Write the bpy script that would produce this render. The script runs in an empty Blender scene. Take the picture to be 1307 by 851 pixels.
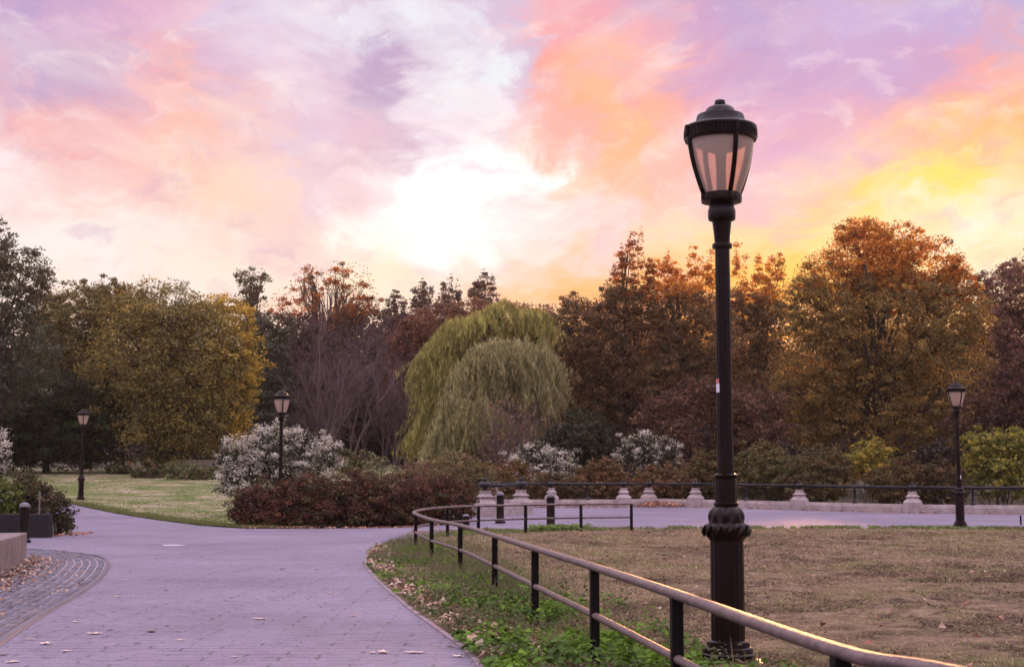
import bpy, bmesh, math, random
import numpy as np
from mathutils import Vector, noise as mnoise
from mathutils.geometry import delaunay_2d_cdt

random.seed(7)
rng = np.random.default_rng(11)
scene = bpy.context.scene
COL = scene.collection
PI = math.pi

# ------------------------------------------------------------------ camera
F = 1830.0
PITCH = math.radians(5.93)
CP, SP = math.cos(PITCH), math.sin(PITCH)
EYE = 1.4
cam_d = bpy.data.cameras.new('camera')
cam = bpy.data.objects.new('camera', cam_d)
COL.objects.link(cam)
cam.location = (0, 0, EYE)
cam.rotation_euler = (math.radians(90) + PITCH, 0, 0)
cam_d.sensor_width = 36
cam_d.lens = 36 * F / 1307
cam_d.clip_start = 0.1
cam_d.clip_end = 3000
cam_d.dof.use_dof = True
cam_d.dof.focus_distance = 15.0
cam_d.dof.aperture_fstop = 5.6
scene.camera = cam


def W(px, py, D):
    """world point seen at photo pixel px,py at distance D along +Y"""
    u = (425.5 - py) / F
    dx, dy, dz = (px - 653.5) / F, CP - SP * u, SP + CP * u
    t = D / dy
    return Vector((dx * t, D, EYE + dz * t))


def G(px, py, z=0.0):
    """world point where the pixel ray meets height z"""
    u = (425.5 - py) / F
    dx, dy, dz = (px - 653.5) / F, CP - SP * u, SP + CP * u
    t = (z - EYE) / dz
    return Vector((dx * t, dy * t, z))


def mpp(D):
    return D / F / CP


def interp(x, xs, ys):
    return float(np.interp(x, xs, ys))


def sstep(a, b, x):
    t = min(1, max(0, (x - a) / (b - a)))
    return t * t * (3 - 2 * t)


LY = [0, 46, 53, 60, 70, 85, 100, 118, 150, 300, 900]
LZ = [0, 0, .03, .15, .55, 1.4, 2.2, 2.95, 4.0, 6.0, 9.0]


def gz(x, y):
    left = interp(y, LY, LZ)
    right = .16 * min(1, max(0, (y - 26) / 36)) * (1 - sstep(8, 20, x)) * sstep(-5, -0.5, x)
    right += interp(y, [0, 78, 100, 150, 300, 900], [0, 0, .7, 2.2, 5, 9])
    k = sstep(-9, 1, x)
    return left * (1 - k) + right * k


# ------------------------------------------------------------------ helpers
def tag(o, label=None, cat=None, group=None, kind=None):
    if label: o['label'] = label
    if cat: o['category'] = cat
    if group: o['group'] = group
    if kind: o['kind'] = kind
    return o


def thing(name, label, cat, loc=(0, 0, 0), group=None):
    o = bpy.data.objects.new(name, None)
    o.empty_display_size = .2
    COL.objects.link(o)
    o.location = loc
    return tag(o, label, cat, group)


def link(name, me, mat, parent=None):
    o = bpy.data.objects.new(name, me)
    COL.objects.link(o)
    if mat is not None:
        me.materials.append(mat)
    if parent is not None:
        o.parent = parent
    return o


def dup(root, loc):
    r = root.copy(); COL.objects.link(r); r.location = loc
    for ch in list(root.children):
        c = ch.copy(); COL.objects.link(c); c.parent = r
        for g in ch.children:
            d = g.copy(); COL.objects.link(d); d.parent = c
    return r


class Acc:
    def __init__(s):
        s.v = []; s.f = []

    def add(s, vs, fs):
        n = len(s.v)
        s.v.extend([tuple(p) for p in vs])
        s.f.extend([tuple(i + n for i in f) for f in fs])

    def box(s, x0, x1, y0, y1, z0, z1):
        s.add([(x0, y0, z0), (x1, y0, z0), (x1, y1, z0), (x0, y1, z0), (x0, y0, z1), (x1, y0, z1), (x1, y1, z1), (x0, y1, z1)],
              [(0, 3, 2, 1), (4, 5, 6, 7), (0, 1, 5, 4), (1, 2, 6, 5), (2, 3, 7, 6), (3, 0, 4, 7)])

    def lathe(s, prof, seg=32, c=(0, 0, 0), flute=None, a0=0, sq=False):
        """prof: (r,z) bottom to top; flute(z)->(n,depth)"""
        vs = []; fs = []
        for r, z in prof:
            for k in range(seg):
                a = a0 + 2 * PI * k / seg
                rr = r
                if flute:
                    n, d = flute(z)
                    if n: rr = r * (1 - d * (0.5 + 0.5 * math.cos(n * a)) ** 2)
                vs.append((c[0] + rr * math.cos(a), c[1] + rr * math.sin(a), c[2] + z))
        m = len(prof)
        for i in range(m - 1):
            for k in range(seg):
                k2 = (k + 1) % seg
                fs.append((i * seg + k, i * seg + k2, (i + 1) * seg + k2, (i + 1) * seg + k))
        fs.append(tuple(range(seg - 1, -1, -1)))
        fs.append(tuple((m - 1) * seg + k for k in range(seg)))
        s.add(vs, fs)

    def tube(s, pts, rad, sides=6, cap=True, flat=1.0):
        pts = [Vector(p) for p in pts]
        n = len(pts)
        if not hasattr(rad, '__len__'): rad = [rad] * n
        vs = []; fs = []
        up = Vector((0, 0, 1))
        prev = None
        for i, p in enumerate(pts):
            d = (pts[min(i + 1, n - 1)] - pts[max(i - 1, 0)])
            if d.length < 1e-9: d = Vector((0, 0, 1))
            d.normalize()
            if prev is None:
                a = d.cross(up) if abs(d.z) < .95 else d.cross(Vector((1, 0, 0)))
            else:
                a = prev - d * prev.dot(d)
            if a.length < 1e-6: a = d.orthogonal()
            a.normalize(); prev = a
            b = a.cross(d)
            for k in range(sides):
                t = 2 * PI * k / sides
                vs.append(p + a * (math.cos(t) * rad[i]) + b * (math.sin(t) * rad[i] * flat))
        for i in range(n - 1):
            for k in range(sides):
                k2 = (k + 1) % sides
                fs.append((i * sides + k, i * sides + k2, (i + 1) * sides + k2, (i + 1) * sides + k))
        if cap:
            fs.append(tuple(range(sides - 1, -1, -1)))
            fs.append(tuple((n - 1) * sides + k for k in range(sides)))
        s.add(vs, fs)

    def mesh(s, name, smooth=False, angle=None):
        me = bpy.data.meshes.new(name)
        me.from_pydata(s.v, [], s.f)
        if smooth or angle:
            me.polygons.foreach_set('use_smooth', [True] * len(me.polygons))
            if angle:
                me.set_sharp_from_angle(angle=math.radians(angle))
        me.update()
        return me

    def build(s, name, mat, parent=None, smooth=False, angle=None):
        return link(name, s.mesh(name, smooth, angle), mat, parent)


def bevel_obj(o, w=.01, seg=2):
    bm = bmesh.new(); bm.from_mesh(o.data)
    es = [e for e in bm.edges if len(e.link_faces) == 2 and e.calc_face_angle(0) > .5]
    bmesh.ops.bevel(bm, geom=es, offset=w, segments=seg, affect='EDGES', profile=.6)
    bm.to_mesh(o.data); bm.free()


def np_mesh(name, verts, faces_n, cols=None):
    """verts (N,3); faces: quads over consecutive groups of faces_n vertices"""
    me = bpy.data.meshes.new(name)
    n = len(verts)
    me.vertices.add(n)
    me.vertices.foreach_set('co', np.ascontiguousarray(verts, dtype=np.float32).ravel())
    nf = n // faces_n
    me.loops.add(n)
    me.loops.foreach_set('vertex_index', np.arange(n, dtype=np.int32))
    me.polygons.add(nf)
    me.polygons.foreach_set('loop_start', np.arange(0, n, faces_n, dtype=np.int32))
    if cols is not None:
        at = me.attributes.new('Col', 'FLOAT_COLOR', 'POINT')
        c = np.ones((n, 4), dtype=np.float32); c[:, :3] = cols
        at.data.foreach_set('color', c.ravel())
    me.update()
    return me


# ------------------------------------------------------------------ materials
def new_mat(name):
    m = bpy.data.materials.new(name); m.use_nodes = True
    nt = m.node_tree; nt.nodes.clear()
    out = nt.nodes.new('ShaderNodeOutputMaterial')
    return m, nt, out


def N(nt, t, **kw):
    n = nt.nodes.new(t)
    for k, v in kw.items():
        if k.startswith('i_'):
            n.inputs[k[2:].replace('_', ' ')].default_value = v
        else:
            setattr(n, k, v)
    return n


def L(nt, a, b): nt.links.new(a, b)


def ramp(nt, fac, stops, interp='LINEAR'):
    r = nt.nodes.new('ShaderNodeValToRGB')
    r.color_ramp.interpolation = interp
    e = r.color_ramp.elements
    e[0].position, e[0].color = stops[0][0], (*stops[0][1], 1)
    e[1].position, e[1].color = stops[-1][0], (*stops[-1][1], 1)
    for p, c in stops[1:-1]:
        q = e.new(p); q.color = (*c, 1)
    nt.links.new(fac, r.inputs[0])
    return r.outputs[0]


def noise_tex(nt, scale, detail=5, rough=.6, vec=None, dist=0):
    t = N(nt, 'ShaderNodeTexNoise'); t.inputs['Scale'].default_value = scale
    t.inputs['Detail'].default_value = detail; t.inputs['Roughness'].default_value = rough
    t.inputs['Distortion'].default_value = dist
    if vec is not None: L(nt, vec, t.inputs['Vector'])
    return t.outputs['Fac']


def simple(name, c1, c2, scale=8, rough=.6, bump=.0, bscale=60, metal=0, spec=.5, coat=0, roughvar=0, world=False):
    m, nt, out = new_mat(name)
    p = N(nt, 'ShaderNodeBsdfPrincipled')
    tc = N(nt, 'ShaderNodeTexCoord')
    vec = N(nt, 'ShaderNodeNewGeometry').outputs['Position'] if world else tc.outputs['Object']
    f = noise_tex(nt, scale, 8, .72, vec)
    L(nt, ramp(nt, f, [(.32, c1), (.68, c2)]), p.inputs['Base Color'])
    p.inputs['Roughness'].default_value = rough
    p.inputs['Metallic'].default_value = metal
    p.inputs['Specular IOR Level'].default_value = spec
    if roughvar:
        mr = N(nt, 'ShaderNodeMapRange')
        mr.inputs['To Min'].default_value = rough - roughvar; mr.inputs['To Max'].default_value = rough + roughvar
        L(nt, noise_tex(nt, scale * 2.3, 5, .6, tc.outputs['Object']), mr.inputs['Value'])
        L(nt, mr.outputs[0], p.inputs['Roughness'])
    if bump:
        b = N(nt, 'ShaderNodeBump'); b.inputs['Strength'].default_value = bump; b.inputs['Distance'].default_value = .02
        L(nt, noise_tex(nt, bscale, 6, .7, tc.outputs['Object']), b.inputs['Height'])
        L(nt, b.outputs[0], p.inputs['Normal'])
    L(nt, p.outputs[0], out.inputs[0])
    return m


def leaf_mat(name, transl=.35, gloss=.012):
    m, nt, out = new_mat(name)
    a = N(nt, 'ShaderNodeAttribute', attribute_name='Col')
    tc = N(nt, 'ShaderNodeTexCoord')
    f = noise_tex(nt, 3.0, 3, .6, tc.outputs['Object'])
    mr = N(nt, 'ShaderNodeMapRange'); mr.inputs['To Min'].default_value = .75; mr.inputs['To Max'].default_value = 1.25
    L(nt, f, mr.inputs['Value'])
    mul = N(nt, 'ShaderNodeVectorMath', operation='SCALE')
    L(nt, a.outputs['Color'], mul.inputs[0]); L(nt, mr.outputs[0], mul.inputs['Scale'])
    d = N(nt, 'ShaderNodeBsdfDiffuse'); t = N(nt, 'ShaderNodeBsdfTranslucent')
    L(nt, mul.outputs[0], d.inputs[0]); L(nt, mul.outputs[0], t.inputs[0])
    mx = N(nt, 'ShaderNodeMixShader'); mx.inputs[0].default_value = transl
    L(nt, d.outputs[0], mx.inputs[1]); L(nt, t.outputs[0], mx.inputs[2])
    g = N(nt, 'ShaderNodeBsdfGlossy'); g.inputs['Roughness'].default_value = .5
    mx2 = N(nt, 'ShaderNodeMixShader'); mx2.inputs[0].default_value = gloss
    L(nt, mx.outputs[0], mx2.inputs[1]); L(nt, g.outputs[0], mx2.inputs[2])
    L(nt, mx2.outputs[0], out.inputs[0])
    return m


M_LEAF = leaf_mat('leaf_surface')
M_LEAF_THIN = leaf_mat('thin_backlit_leaf_surface', .58, .01)
M_DRY = leaf_mat('dry_leaf_surface', .12, .03)
M_BARK = simple('bark', (.026, .019, .017), (.065, .046, .04), 3, .9, .5, 14)
M_TWIG = simple('purple_twig', (.065, .040, .043), (.14, .092, .098), 2, .9)
M_IRON = simple('black_painted_iron', (.004, .0013, .0015), (.0115, .0040, .0046), 5, .30, .14, 45, spec=.17, roughvar=.10)  # reddish flare tint mixed into the black paint colour
M_RAIL = simple('worn_rail_metal', (.055, .036, .036), (.19, .13, .128), 14, .46, .22, 70, metal=.4, roughvar=.14)
M_POST = simple('rail_post_paint', (.003, .0025, .003), (.010, .008, .009), 8, .5, .1, 50, spec=.08)
M_GRANITE = simple('pale_granite', (.19, .145, .145), (.40, .325, .33), 2.6, .8, .35, 60, world=True)
M_PINKWALL = simple('pinkish_stone', (.10, .075, .078), (.24, .18, .185), 2.2, .85, .5, 60, world=True)
M_DARKWALL = simple('dark_granite', (.009, .008, .011), (.02, .017, .022), 14, .6, .15, 80, spec=.2)
M_CAPWHITE = simple('scuffed_cap_paint', (.05, .045, .06), (.17, .155, .19), 12, .5)


def glass_mat():
    m, nt, out = new_mat('frosted_lamp_panel')
    tc = N(nt, 'ShaderNodeTexCoord')
    f = noise_tex(nt, 6, 4, .6, tc.outputs['Object'])
    c = ramp(nt, f, [(.3, (.96, .70, .60)), (.7, (1.0, .80, .70))])
    d = N(nt, 'ShaderNodeBsdfDiffuse'); t = N(nt, 'ShaderNodeBsdfTranslucent'); g = N(nt, 'ShaderNodeBsdfGlossy')
    r = N(nt, 'ShaderNodeBsdfRefraction'); r.inputs['IOR'].default_value = 1.03; r.inputs['Roughness'].default_value = .5
    g.inputs['Roughness'].default_value = .18
    L(nt, c, d.inputs[0]); L(nt, c, t.inputs[0]); L(nt, c, r.inputs[0])
    mx = N(nt, 'ShaderNodeMixShader'); mx.inputs[0].default_value = .35
    L(nt, d.outputs[0], mx.inputs[1]); L(nt, t.outputs[0], mx.inputs[2])
    mr = N(nt, 'ShaderNodeMixShader'); mr.inputs[0].default_value = .55
    L(nt, mx.outputs[0], mr.inputs[1]); L(nt, r.outputs[0], mr.inputs[2])
    fr = N(nt, 'ShaderNodeFresnel'); fr.inputs[0].default_value = 1.3
    mx2 = N(nt, 'ShaderNodeMixShader')
    L(nt, fr.outputs[0], mx2.inputs[0]); L(nt, mr.outputs[0], mx2.inputs[1]); L(nt, g.outputs[0], mx2.inputs[2])
    L(nt, mx2.outputs[0], out.inputs[0])
    return m


M_GLASS = glass_mat()
M_IRON_BLUE = simple('blue_black_iron', (.004, .0035, .006), (.012, .010, .016), 6, .34, .15, 40, spec=.22)


def path_mat():
    m, nt, out = new_mat('worn_paver_path')
    p = N(nt, 'ShaderNodeBsdfPrincipled')
    tc = N(nt, 'ShaderNodeTexCoord')
    v = tc.outputs['Object']
    big = noise_tex(nt, .22, 5, .6, v)
    fine = noise_tex(nt, 38, 4, .75, v)
    base0 = ramp(nt, big, [(.3, (.112, .090, .134)), (.7, (.205, .168, .240))])
    base1 = N(nt, 'ShaderNodeMix', data_type='RGBA', blend_type='MULTIPLY'); base1.inputs[0].default_value = 1
    L(nt, base0, base1.inputs[6]); L(nt, ramp(nt, noise_tex(nt, 7, 7, .8, v), [(.32, (.72, .70, .74)), (.5, (1, 1, 1)), (.7, (1.22, 1.22, 1.22))]), base1.inputs[7])
    base = base1.outputs[2]
    fr = ramp(nt, fine, [(.28, (.40, .39, .42)), (.5, (.98, .98, .98)), (.75, (1.6, 1.6, 1.6))])
    mul = N(nt, 'ShaderNodeMix', data_type='RGBA', blend_type='MULTIPLY'); mul.inputs[0].default_value = 1
    L(nt, base, mul.inputs[6]); L(nt, fr, mul.inputs[7])
    # warped hexagon-like paver joints
    wn = N(nt, 'ShaderNodeTexNoise'); wn.inputs['Scale'].default_value = 2.2; wn.inputs['Detail'].default_value = 4
    L(nt, v, wn.inputs['Vector'])
    sub = N(nt, 'ShaderNodeVectorMath', operation='SUBTRACT'); sub.inputs[1].default_value = (.5, .5, .5)
    L(nt, wn.outputs['Color'], sub.inputs[0])
    sc = N(nt, 'ShaderNodeVectorMath', operation='SCALE'); sc.inputs['Scale'].default_value = .16
    L(nt, sub.outputs[0], sc.inputs[0])
    ad = N(nt, 'ShaderNodeVectorMath', operation='ADD')
    L(nt, v, ad.inputs[0]); L(nt, sc.outputs[0], ad.inputs[1])
    br = N(nt, 'ShaderNodeTexBrick')
    br.inputs['Scale'].default_value = 1; br.inputs['Brick Width'].default_value = .62; br.inputs['Row Height'].default_value = .21
    br.inputs['Mortar Size'].default_value = .017; br.inputs['Mortar Smooth'].default_value = .6
    br.inputs['Color1'].default_value = (1, 1, 1, 1); br.inputs['Color2'].default_value = (.90, .90, .92, 1); br.inputs['Mortar'].default_value = (.12, .10, .13, 1)
    L(nt, ad.outputs[0], br.inputs['Vector'])
    patch = noise_tex(nt, 2.4, 6, .75, v)
    pm = N(nt, 'ShaderNodeMapRange'); pm.inputs['From Min'].default_value = .42; pm.inputs['From Max'].default_value = .56
    L(nt, patch, pm.inputs['Value'])
    pm.inputs['To Min'].default_value = .0; pm.inputs['To Max'].default_value = .95
    mj = N(nt, 'ShaderNodeMix', data_type='RGBA', blend_type='MULTIPLY')
    L(nt, pm.outputs[0], mj.inputs[0]); L(nt, mul.outputs[2], mj.inputs[6]); L(nt, br.outputs['Color'], mj.inputs[7])
    # wandering cracks
    vo = N(nt, 'ShaderNodeTexVoronoi', feature='DISTANCE_TO_EDGE'); vo.inputs['Scale'].default_value = .75
    w2 = N(nt, 'ShaderNodeTexNoise'); w2.inputs['Scale'].default_value = 1.6; w2.inputs['Detail'].default_value = 7; w2.inputs['Roughness'].default_value = .7
    L(nt, v, w2.inputs['Vector'])
    a2 = N(nt, 'ShaderNodeVectorMath', operation='MULTIPLY_ADD'); a2.inputs[1].default_value = (1.1, 1.1, 0)
    L(nt, w2.outputs['Color'], a2.inputs[0]); L(nt, v, a2.inputs[2]); L(nt, a2.outputs[0], vo.inputs['Vector'])
    ck = N(nt, 'ShaderNodeMapRange'); ck.inputs['From Min'].default_value = .004; ck.inputs['From Max'].default_value = .018; ck.inputs['To Min'].default_value = .70
    L(nt, vo.outputs['Distance'], ck.inputs['Value'])
    ckm = N(nt, 'ShaderNodeVectorMath', operation='SCALE'); L(nt, mj.outputs[2], ckm.inputs[0]); L(nt, ck.outputs[0], ckm.inputs['Scale'])
    # dark gum and oil spots
    sp = N(nt, 'ShaderNodeTexVoronoi'); sp.inputs['Scale'].default_value = 2.3; L(nt, a2.outputs[0], sp.inputs['Vector'])
    sk_ = N(nt, 'ShaderNodeMapRange'); sk_.inputs['From Min'].default_value = .05; sk_.inputs['From Max'].default_value = .11; sk_.inputs['To Min'].default_value = .62
    L(nt, sp.outputs['Distance'], sk_.inputs['Value'])
    sps = N(nt, 'ShaderNodeVectorMath', operation='SCALE'); L(nt, ckm.outputs[0], sps.inputs[0]); L(nt, sk_.outputs[0], sps.inputs['Scale'])
    # faint bluish wear further stains
    st = noise_tex(nt, .6, 3, .5, v)
    sm = N(nt, 'ShaderNodeMapRange'); sm.inputs['From Min'].default_value = .5; sm.inputs['From Max'].default_value = .75; sm.inputs['To Max'].default_value = .35
    L(nt, st, sm.inputs['Value'])
    ms = N(nt, 'ShaderNodeMix', data_type='RGBA', blend_type='MIX'); ms.inputs[7].default_value = (.20, .185, .26, 1)
    L(nt, sm.outputs[0], ms.inputs[0]); L(nt, sps.outputs[0], ms.inputs[6])
    L(nt, ms.outputs[2], p.inputs['Base Color'])
    p.inputs['Roughness'].default_value = .56
    b = N(nt, 'ShaderNodeBump'); b.inputs['Strength'].default_value = .35; b.inputs['Distance'].default_value = .008
    hm = N(nt, 'ShaderNodeMath', operation='ADD')
    L(nt, fine, hm.inputs[0]); L(nt, br.outputs['Fac'], hm.inputs[1])
    b.invert = True
    L(nt, hm.outputs[0], b.inputs['Height']); L(nt, b.outputs[0], p.inputs['Normal'])
    L(nt, p.outputs[0], out.inputs[0])
    return m


def lawn_mat(name, straw, green, soil, gpos=.52, s=.35, bump=.6, ss=1.1):
    m, nt, out = new_mat(name)
    p = N(nt, 'ShaderNodeBsdfPrincipled'); p.inputs['Roughness'].default_value = .95
    p.inputs['Specular IOR Level'].default_value = .15
    tc = N(nt, 'ShaderNodeTexCoord'); v = tc.outputs['Object']
    mp = N(nt, 'ShaderNodeMapping'); mp.inputs['Scale'].default_value = (.55, 1, 1)
    L(nt, v, mp.inputs[0])
    a = noise_tex(nt, s, 6, .65, mp.outputs[0])
    base = ramp(nt, a, [(gpos - .12, straw), (gpos + .06, tuple((x + y) / 2 for x, y in zip(straw, green))), (gpos + .16, green)])
    bn = noise_tex(nt, ss, 8, .8, v)
    bs = ramp(nt, bn, [(.47, (0, 0, 0)), (.62, (1, 1, 1))])
    mx = N(nt, 'ShaderNodeMix', data_type='RGBA'); mx.inputs[7].default_value = (*soil, 1)
    L(nt, bs, mx.inputs[0]); L(nt, base, mx.inputs[6])
    fine = noise_tex(nt, 22, 6, .8, v)
    fr = ramp(nt, fine, [(.25, (.45, .45, .45)), (.5, (1, 1, 1)), (.8, (1.5, 1.5, 1.5))])
    mul0 = N(nt, 'ShaderNodeMix', data_type='RGBA', blend_type='MULTIPLY'); mul0.inputs[0].default_value = 1
    L(nt, mx.outputs[2], mul0.inputs[6]); L(nt, ramp(nt, noise_tex(nt, 3.2, 7, .8, v), [(.34, (.55, .52, .5)), (.5, (1, 1, 1)), (.68, (1.45, 1.45, 1.45))]), mul0.inputs[7])
    mul = N(nt, 'ShaderNodeMix', data_type='RGBA', blend_type='MULTIPLY'); mul.inputs[0].default_value = 1
    L(nt, mul0.outputs[2], mul.inputs[6]); L(nt, fr, mul.inputs[7])
    L(nt, mul.outputs[2], p.inputs['Base Color'])
    b = N(nt, 'ShaderNodeBump'); b.inputs['Strength'].default_value = bump; b.inputs['Distance'].default_value = .05
    L(nt, fine, b.inputs['Height']); L(nt, b.outputs[0], p.inputs['Normal'])
    L(nt, p.outputs[0], out.inputs[0])
    return m


M_PATH = path_mat()
M_LAWN = lawn_mat('dry_lawn', (.25, .168, .12), (.15, .14, .055), (.05, .031, .024), .50, .5, .9, 2.0)
M_HILL = lawn_mat('hill_grass', (.37, .275, .205), (.105, .14, .036), (.40, .30, .23), .31, .26, .9, .5)
M_SOIL = lawn_mat('woodland_floor', (.07, .05, .035), (.045, .05, .02), (.04, .03, .025), .5)
M_MORTAR = simple('sandy_joint', (.20, .165, .20), (.31, .255, .30), 12, .9, .2, 50)


def attr_mat(name, rough=.6, bump=.3, bs=90):
    m, nt, out = new_mat(name)
    p = N(nt, 'ShaderNodeBsdfPrincipled'); p.inputs['Roughness'].default_value = rough
    a = N(nt, 'ShaderNodeAttribute', attribute_name='Col')
    tc = N(nt, 'ShaderNodeTexCoord')
    f = noise_tex(nt, 25, 5, .7, tc.outputs['Object'])
    fr = ramp(nt, f, [(.3, (.65, .65, .65)), (.7, (1.3, 1.3, 1.3))])
    mul = N(nt, 'ShaderNodeMix', data_type='RGBA', blend_type='MULTIPLY'); mul.inputs[0].default_value = 1
    L(nt, a.outputs['Color'], mul.inputs[6]); L(nt, fr, mul.inputs[7]); L(nt, mul.outputs[2], p.inputs['Base Color'])
    b = N(nt, 'ShaderNodeBump'); b.inputs['Strength'].default_value = bump; b.inputs['Distance'].default_value = .01
    L(nt, noise_tex(nt, bs, 4, .7, tc.outputs['Object']), b.inputs['Height']); L(nt, b.outputs[0], p.inputs['Normal'])
    L(nt, p.outputs[0], out.inputs[0])
    return m


M_COBBLE = attr_mat('blue_grey_cobble')

# ------------------------------------------------------------------ sky and sun
S2L = lambda c: tuple(((x / 255) / 12.92 if x / 255 <= .04045 else ((x / 255 + .055) / 1.055) ** 2.4) for x in c)
SUN_PX, SUN_PY = 1010, 330
sd = (W(SUN_PX, SUN_PY, 1) - Vector((0, 0, EYE))).normalized()
SUN_EL = math.asin(sd.z); SUN_AZ = math.atan2(sd.x, sd.y)

world = bpy.data.worlds.new('World'); scene.world = world
world.use_nodes = True
wt = world.node_tree; wt.nodes.clear()
ROWS = [
 (400, [(0, (255,225,205)), (300, (255,226,208)), (420, (255,222,200)), (560, (255,222,200)), (680, (255,200,150)), (760, (255,175,95)), (850, (255,165,55)), (930, (255,160,50)), (1000, (255,175,60)), (1120, (255,190,90)), (1307, (255,200,140))]),
 (350, [(0, (255,238,228)), (150, (255,240,232)), (280, (255,240,225)), (400, (255,234,218)), (500, (255,238,206)), (600, (250,228,216)), (680, (255,212,188)), (760, (255,195,140)), (850, (255,185,95)), (930, (255,190,85)), (1000, (255,205,95)), (1120, (255,215,120)), (1220, (255,238,190)), (1307, (255,222,170))]),
 (295, [(0, (250,232,226)), (100, (255,246,240)), (200, (252,238,232)), (300, (255,225,212)), (380, (246,214,212)), (440, (250,225,215)), (500, (260,256,248)), (600, (264,262,258)), (680, (252,236,234)), (740, (248,222,222)), (810, (246,212,212)), (880, (255,212,184)), (960, (255,216,150)), (1050, (255,222,150)), (1150, (255,234,184)), (1240, (255,250,225)), (1307, (255,244,205))]),
 (230, [(0, (255,240,240)), (90, (252,215,212)), (180, (255,208,200)), (280, (255,218,195)), (360, (255,216,200)), (430, (246,214,220)), (490, (252,236,240)), (530, (264,264,264)), (600, (268,268,268)), (690, (262,260,258)), (735, (255,215,195)), (800, (252,192,165)), (880, (244,186,176)), (960, (242,184,194)), (1050, (255,204,158)), (1110, (255,218,112)), (1220, (255,230,118)), (1307, (255,220,160))]),
 (165, [(0, (250,212,216)), (80, (250,182,182)), (160, (246,186,190)), (230, (255,192,178)), (300, (250,202,196)), (390, (236,208,226)), (450, (234,200,216)), (510, (220,190,212)), (560, (244,228,240)), (640, (250,238,244)), (690, (245,205,205)), (740, (252,184,170)), (800, (255,190,146)), (860, (248,180,172)), (940, (228,168,196)), (1030, (222,172,206)), (1100, (230,176,198)), (1180, (255,184,164)), (1250, (255,198,140)), (1307, (255,192,130))]),
 (95, [(0, (222,168,196)), (60, (196,164,206)), (120, (206,166,200)), (180, (246,180,188)), (230, (250,184,180)), (290, (226,188,214)), (380, (240,214,232)), (440, (222,192,218)), (500, (196,170,206)), (560, (232,222,238)), (610, (240,244,250)), (660, (222,198,222)), (710, (250,172,166)), (780, (255,180,150)), (840, (250,172,168)), (900, (212,162,202)), (1000, (202,164,208)), (1100, (204,168,214)), (1180, (208,166,206)), (1250, (240,170,182)), (1307, (252,176,168))]),
 (15, [(0, (188,164,208)), (80, (212,174,212)), (160, (232,186,214)), (240, (238,196,216)), (320, (222,202,232)), (420, (234,224,242)), (520, (240,242,252)), (600, (232,230,246)), (660, (218,194,222)), (720, (246,174,186)), (790, (242,172,190)), (870, (206,164,206)), (960, (192,162,212)), (1100, (204,178,224)), (1200, (200,176,222)), (1307, (188,180,226))]),
 (-120, [(0, (180,165,215)), (300, (205,190,225)), (600, (215,205,235)), (900, (195,170,215)), (1307, (180,175,220))]),
]


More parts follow.
